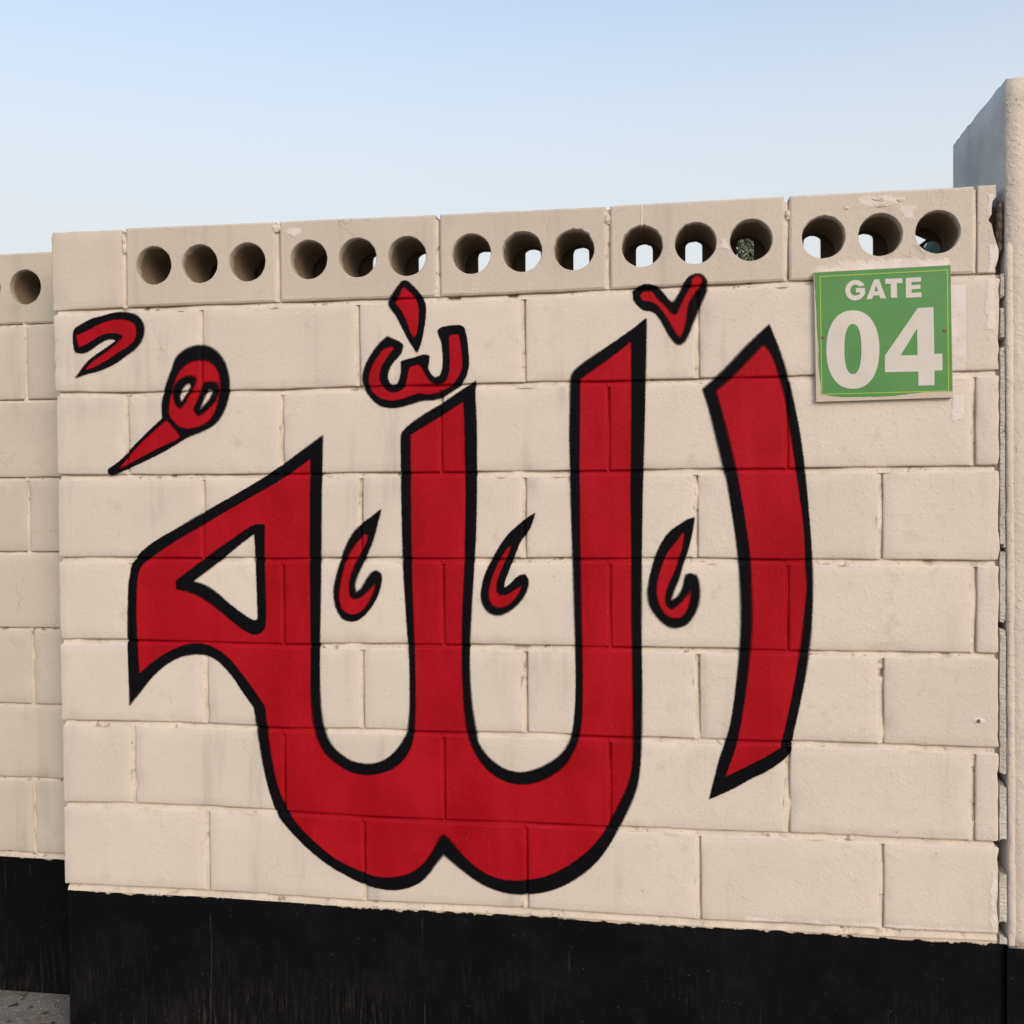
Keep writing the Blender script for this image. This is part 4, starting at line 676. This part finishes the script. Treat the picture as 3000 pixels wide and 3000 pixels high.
def screw(x, z, y, r, parent, name='screw'):
    m = MB(); n = 12
    rs = [(0, -.0016), (r*.5, -.0016), (r*.9, -.0008), (r, 0), (r, .004)]
    V = []; F = []
    for rr, dy in rs:
        for i in range(n): a = 2*pi*i/n; V.append((x + rr*math.cos(a), y + dy, z + rr*math.sin(a)))
    for k in range(len(rs)-1):
        for i in range(n): F.append((k*n+(i+1) % n, k*n+i, (k+1)*n+i, (k+1)*n+(i+1) % n)[::-1])
    m.add(V, F); m.box(x - r*.7, x + r*.7, y - .0019, y - .0012, z - .0006, z + .0006)
    return m.build(name, M_STEEL, parent)
for x, z in SIGN['screws']: screw(x, z, YS, .0043, sg)
# old anchor bolt left in the wall by the pillar
ab = thing('anchor_bolt', (2.2095, 0, .866), 'rusty anchor bolt in a chipped white plug near the pillar', 'bolt')
lump(2.2095, .0005, .8665, .013, .0022, .006, 71, flat_mat('white_filler', (.62,.58,.54), (.70,.67,.63), .85, 80), 'filler_plug', ab)
screw(2.2085, .866, -.0022, .0042, ab, 'bolt_head')

# ------------------------------------------------------------------ things beyond the wall, glimpsed through the vents
M_BARK = flat_mat('bark', (.10,.075,.05), (.17,.13,.09), .9, 40)
def leaf_mat():
    n = NT('leaf_green'); c = n.mix(n.obj, (.075,.10,.045), (.10,.125,.06)); c = n.mix(n.noise(9, 2), c, (.13,.15,.085)); return n.done(c, .6)
tx, ty = TREE[0], TREE[1]; ttop = TREE[2] + .30
tr = thing('tree', (tx, ty, 0), 'thin leafy tree behind the wall, glimpsed through a vent hole', 'tree')
R2 = random.Random(5); mb = MB(); lf = MB()
def limb(a, b, r0, r1, n=7, k=5):
    a, b = Vector(a), Vector(b); d = (b - a).normalized(); u = d.orthogonal().normalized(); w = d.cross(u); V = []; F = []
    for i in range(k + 1):
        t = i/k; c = a.lerp(b, t) + Vector((.03*nz(t*3, a.x, b.z), .03*nz(t*3, a.z, b.x), 0))*(t*(1-t)*4); r = r0 + (r1-r0)*t
        for q in range(n): al = 2*pi*q/n; V.append(c + (u*math.cos(al) + w*math.sin(al))*r)
        if i:
            s = (i-1)*n
            for q in range(n): F.append((s+q, s+(q+1) % n, s+n+(q+1) % n, s+n+q))
    mb.add(V, F)
limb((tx, ty, -.05), (tx + .05, ty, ttop*.55), .09, .06); limb((tx + .05, ty, ttop*.55), (tx, ty, ttop*.93), .06, .015)
tips = []
for i in range(44):
    z0 = ttop*R2.uniform(.55, .94); a = R2.uniform(0, 2*pi); L = R2.uniform(.16, .34)
    e = (tx + math.cos(a)*L, ty + math.sin(a)*L, min(ttop, z0 + L*R2.uniform(.5, 1.1))); limb((tx + .03, ty, z0), e, .022, .006, 5, 4); tips.append((Vector((tx + .03, ty, z0)), Vector(e)))
for i in range(5200):
    a, b = R2.choice(tips); c = a.lerp(b, R2.uniform(.25, 1.05)) + Vector((R2.gauss(0, .06), R2.gauss(0, .06), R2.gauss(-.06, .12)))
    if c.z > ttop: continue
    d = Vector((R2.gauss(0, 1), R2.gauss(0, 1), R2.gauss(-1.6, .7))).normalized(); u = d.orthogonal().normalized(); s = R2.uniform(.04, .085); w = s*.2
    lf.add([c, c + d*s*.5 + u*w, c + d*s, c + d*s*.5 - u*w], [(0,1,2,3)])
mb.build('trunk', M_BARK, tr, True); lf.build('crown', leaf_mat(), tr)
M_TANK = flat_mat('dark_green_plastic', (.006,.045,.026), (.009,.055,.032), .8)
kx, ky, kr = TANK
tk = thing('water_tank', (kx, ky, 0), 'dark green round tank behind the wall, glimpsed through the last vent hole', 'tank')
def lathe(prof, name, mat, parent, n=48):
    V = []; F = []
    for r, z in prof:
        for i in range(n): a = 2*pi*i/n; V.append((kx + r*math.cos(a), ky + r*math.sin(a), z))
    for k in range(len(prof)-1):
        for i in range(n): F.append((k*n+i, k*n+(i+1) % n, (k+1)*n+(i+1) % n, (k+1)*n+i))
    return link(name, V, F, mat, parent, True)
prof = [(0, .90), (kr*.96, .90), (kr, .94)]
for i in range(6): z = 1.0 + i*.22; prof += [(kr, z), (kr - .015, z + .03), (kr - .015, z + .06), (kr, z + .09)]
prof += [(kr, 2.335), (kr*.93, 2.40), (kr*.6, 2.48), (.2, 2.50), (0, 2.50)]
lathe(prof, 'tank_body', M_TANK, tk); lathe([(0, 2.495), (.19, 2.495), (.19, 2.53), (.16, 2.55), (0, 2.55)], 'lid', M_TANK, tk)
m = MB(); m.box(kx - kr*.9, kx + kr*.9, ky - kr*.9, ky + kr*.9, -.02, .90); m.build('stand', M_GREY, tk)
sc.render.engine = 'CYCLES'; sc.cycles.max_bounces = 6; sc.cycles.diffuse_bounces = 3; sc.cycles.glossy_bounces = 2
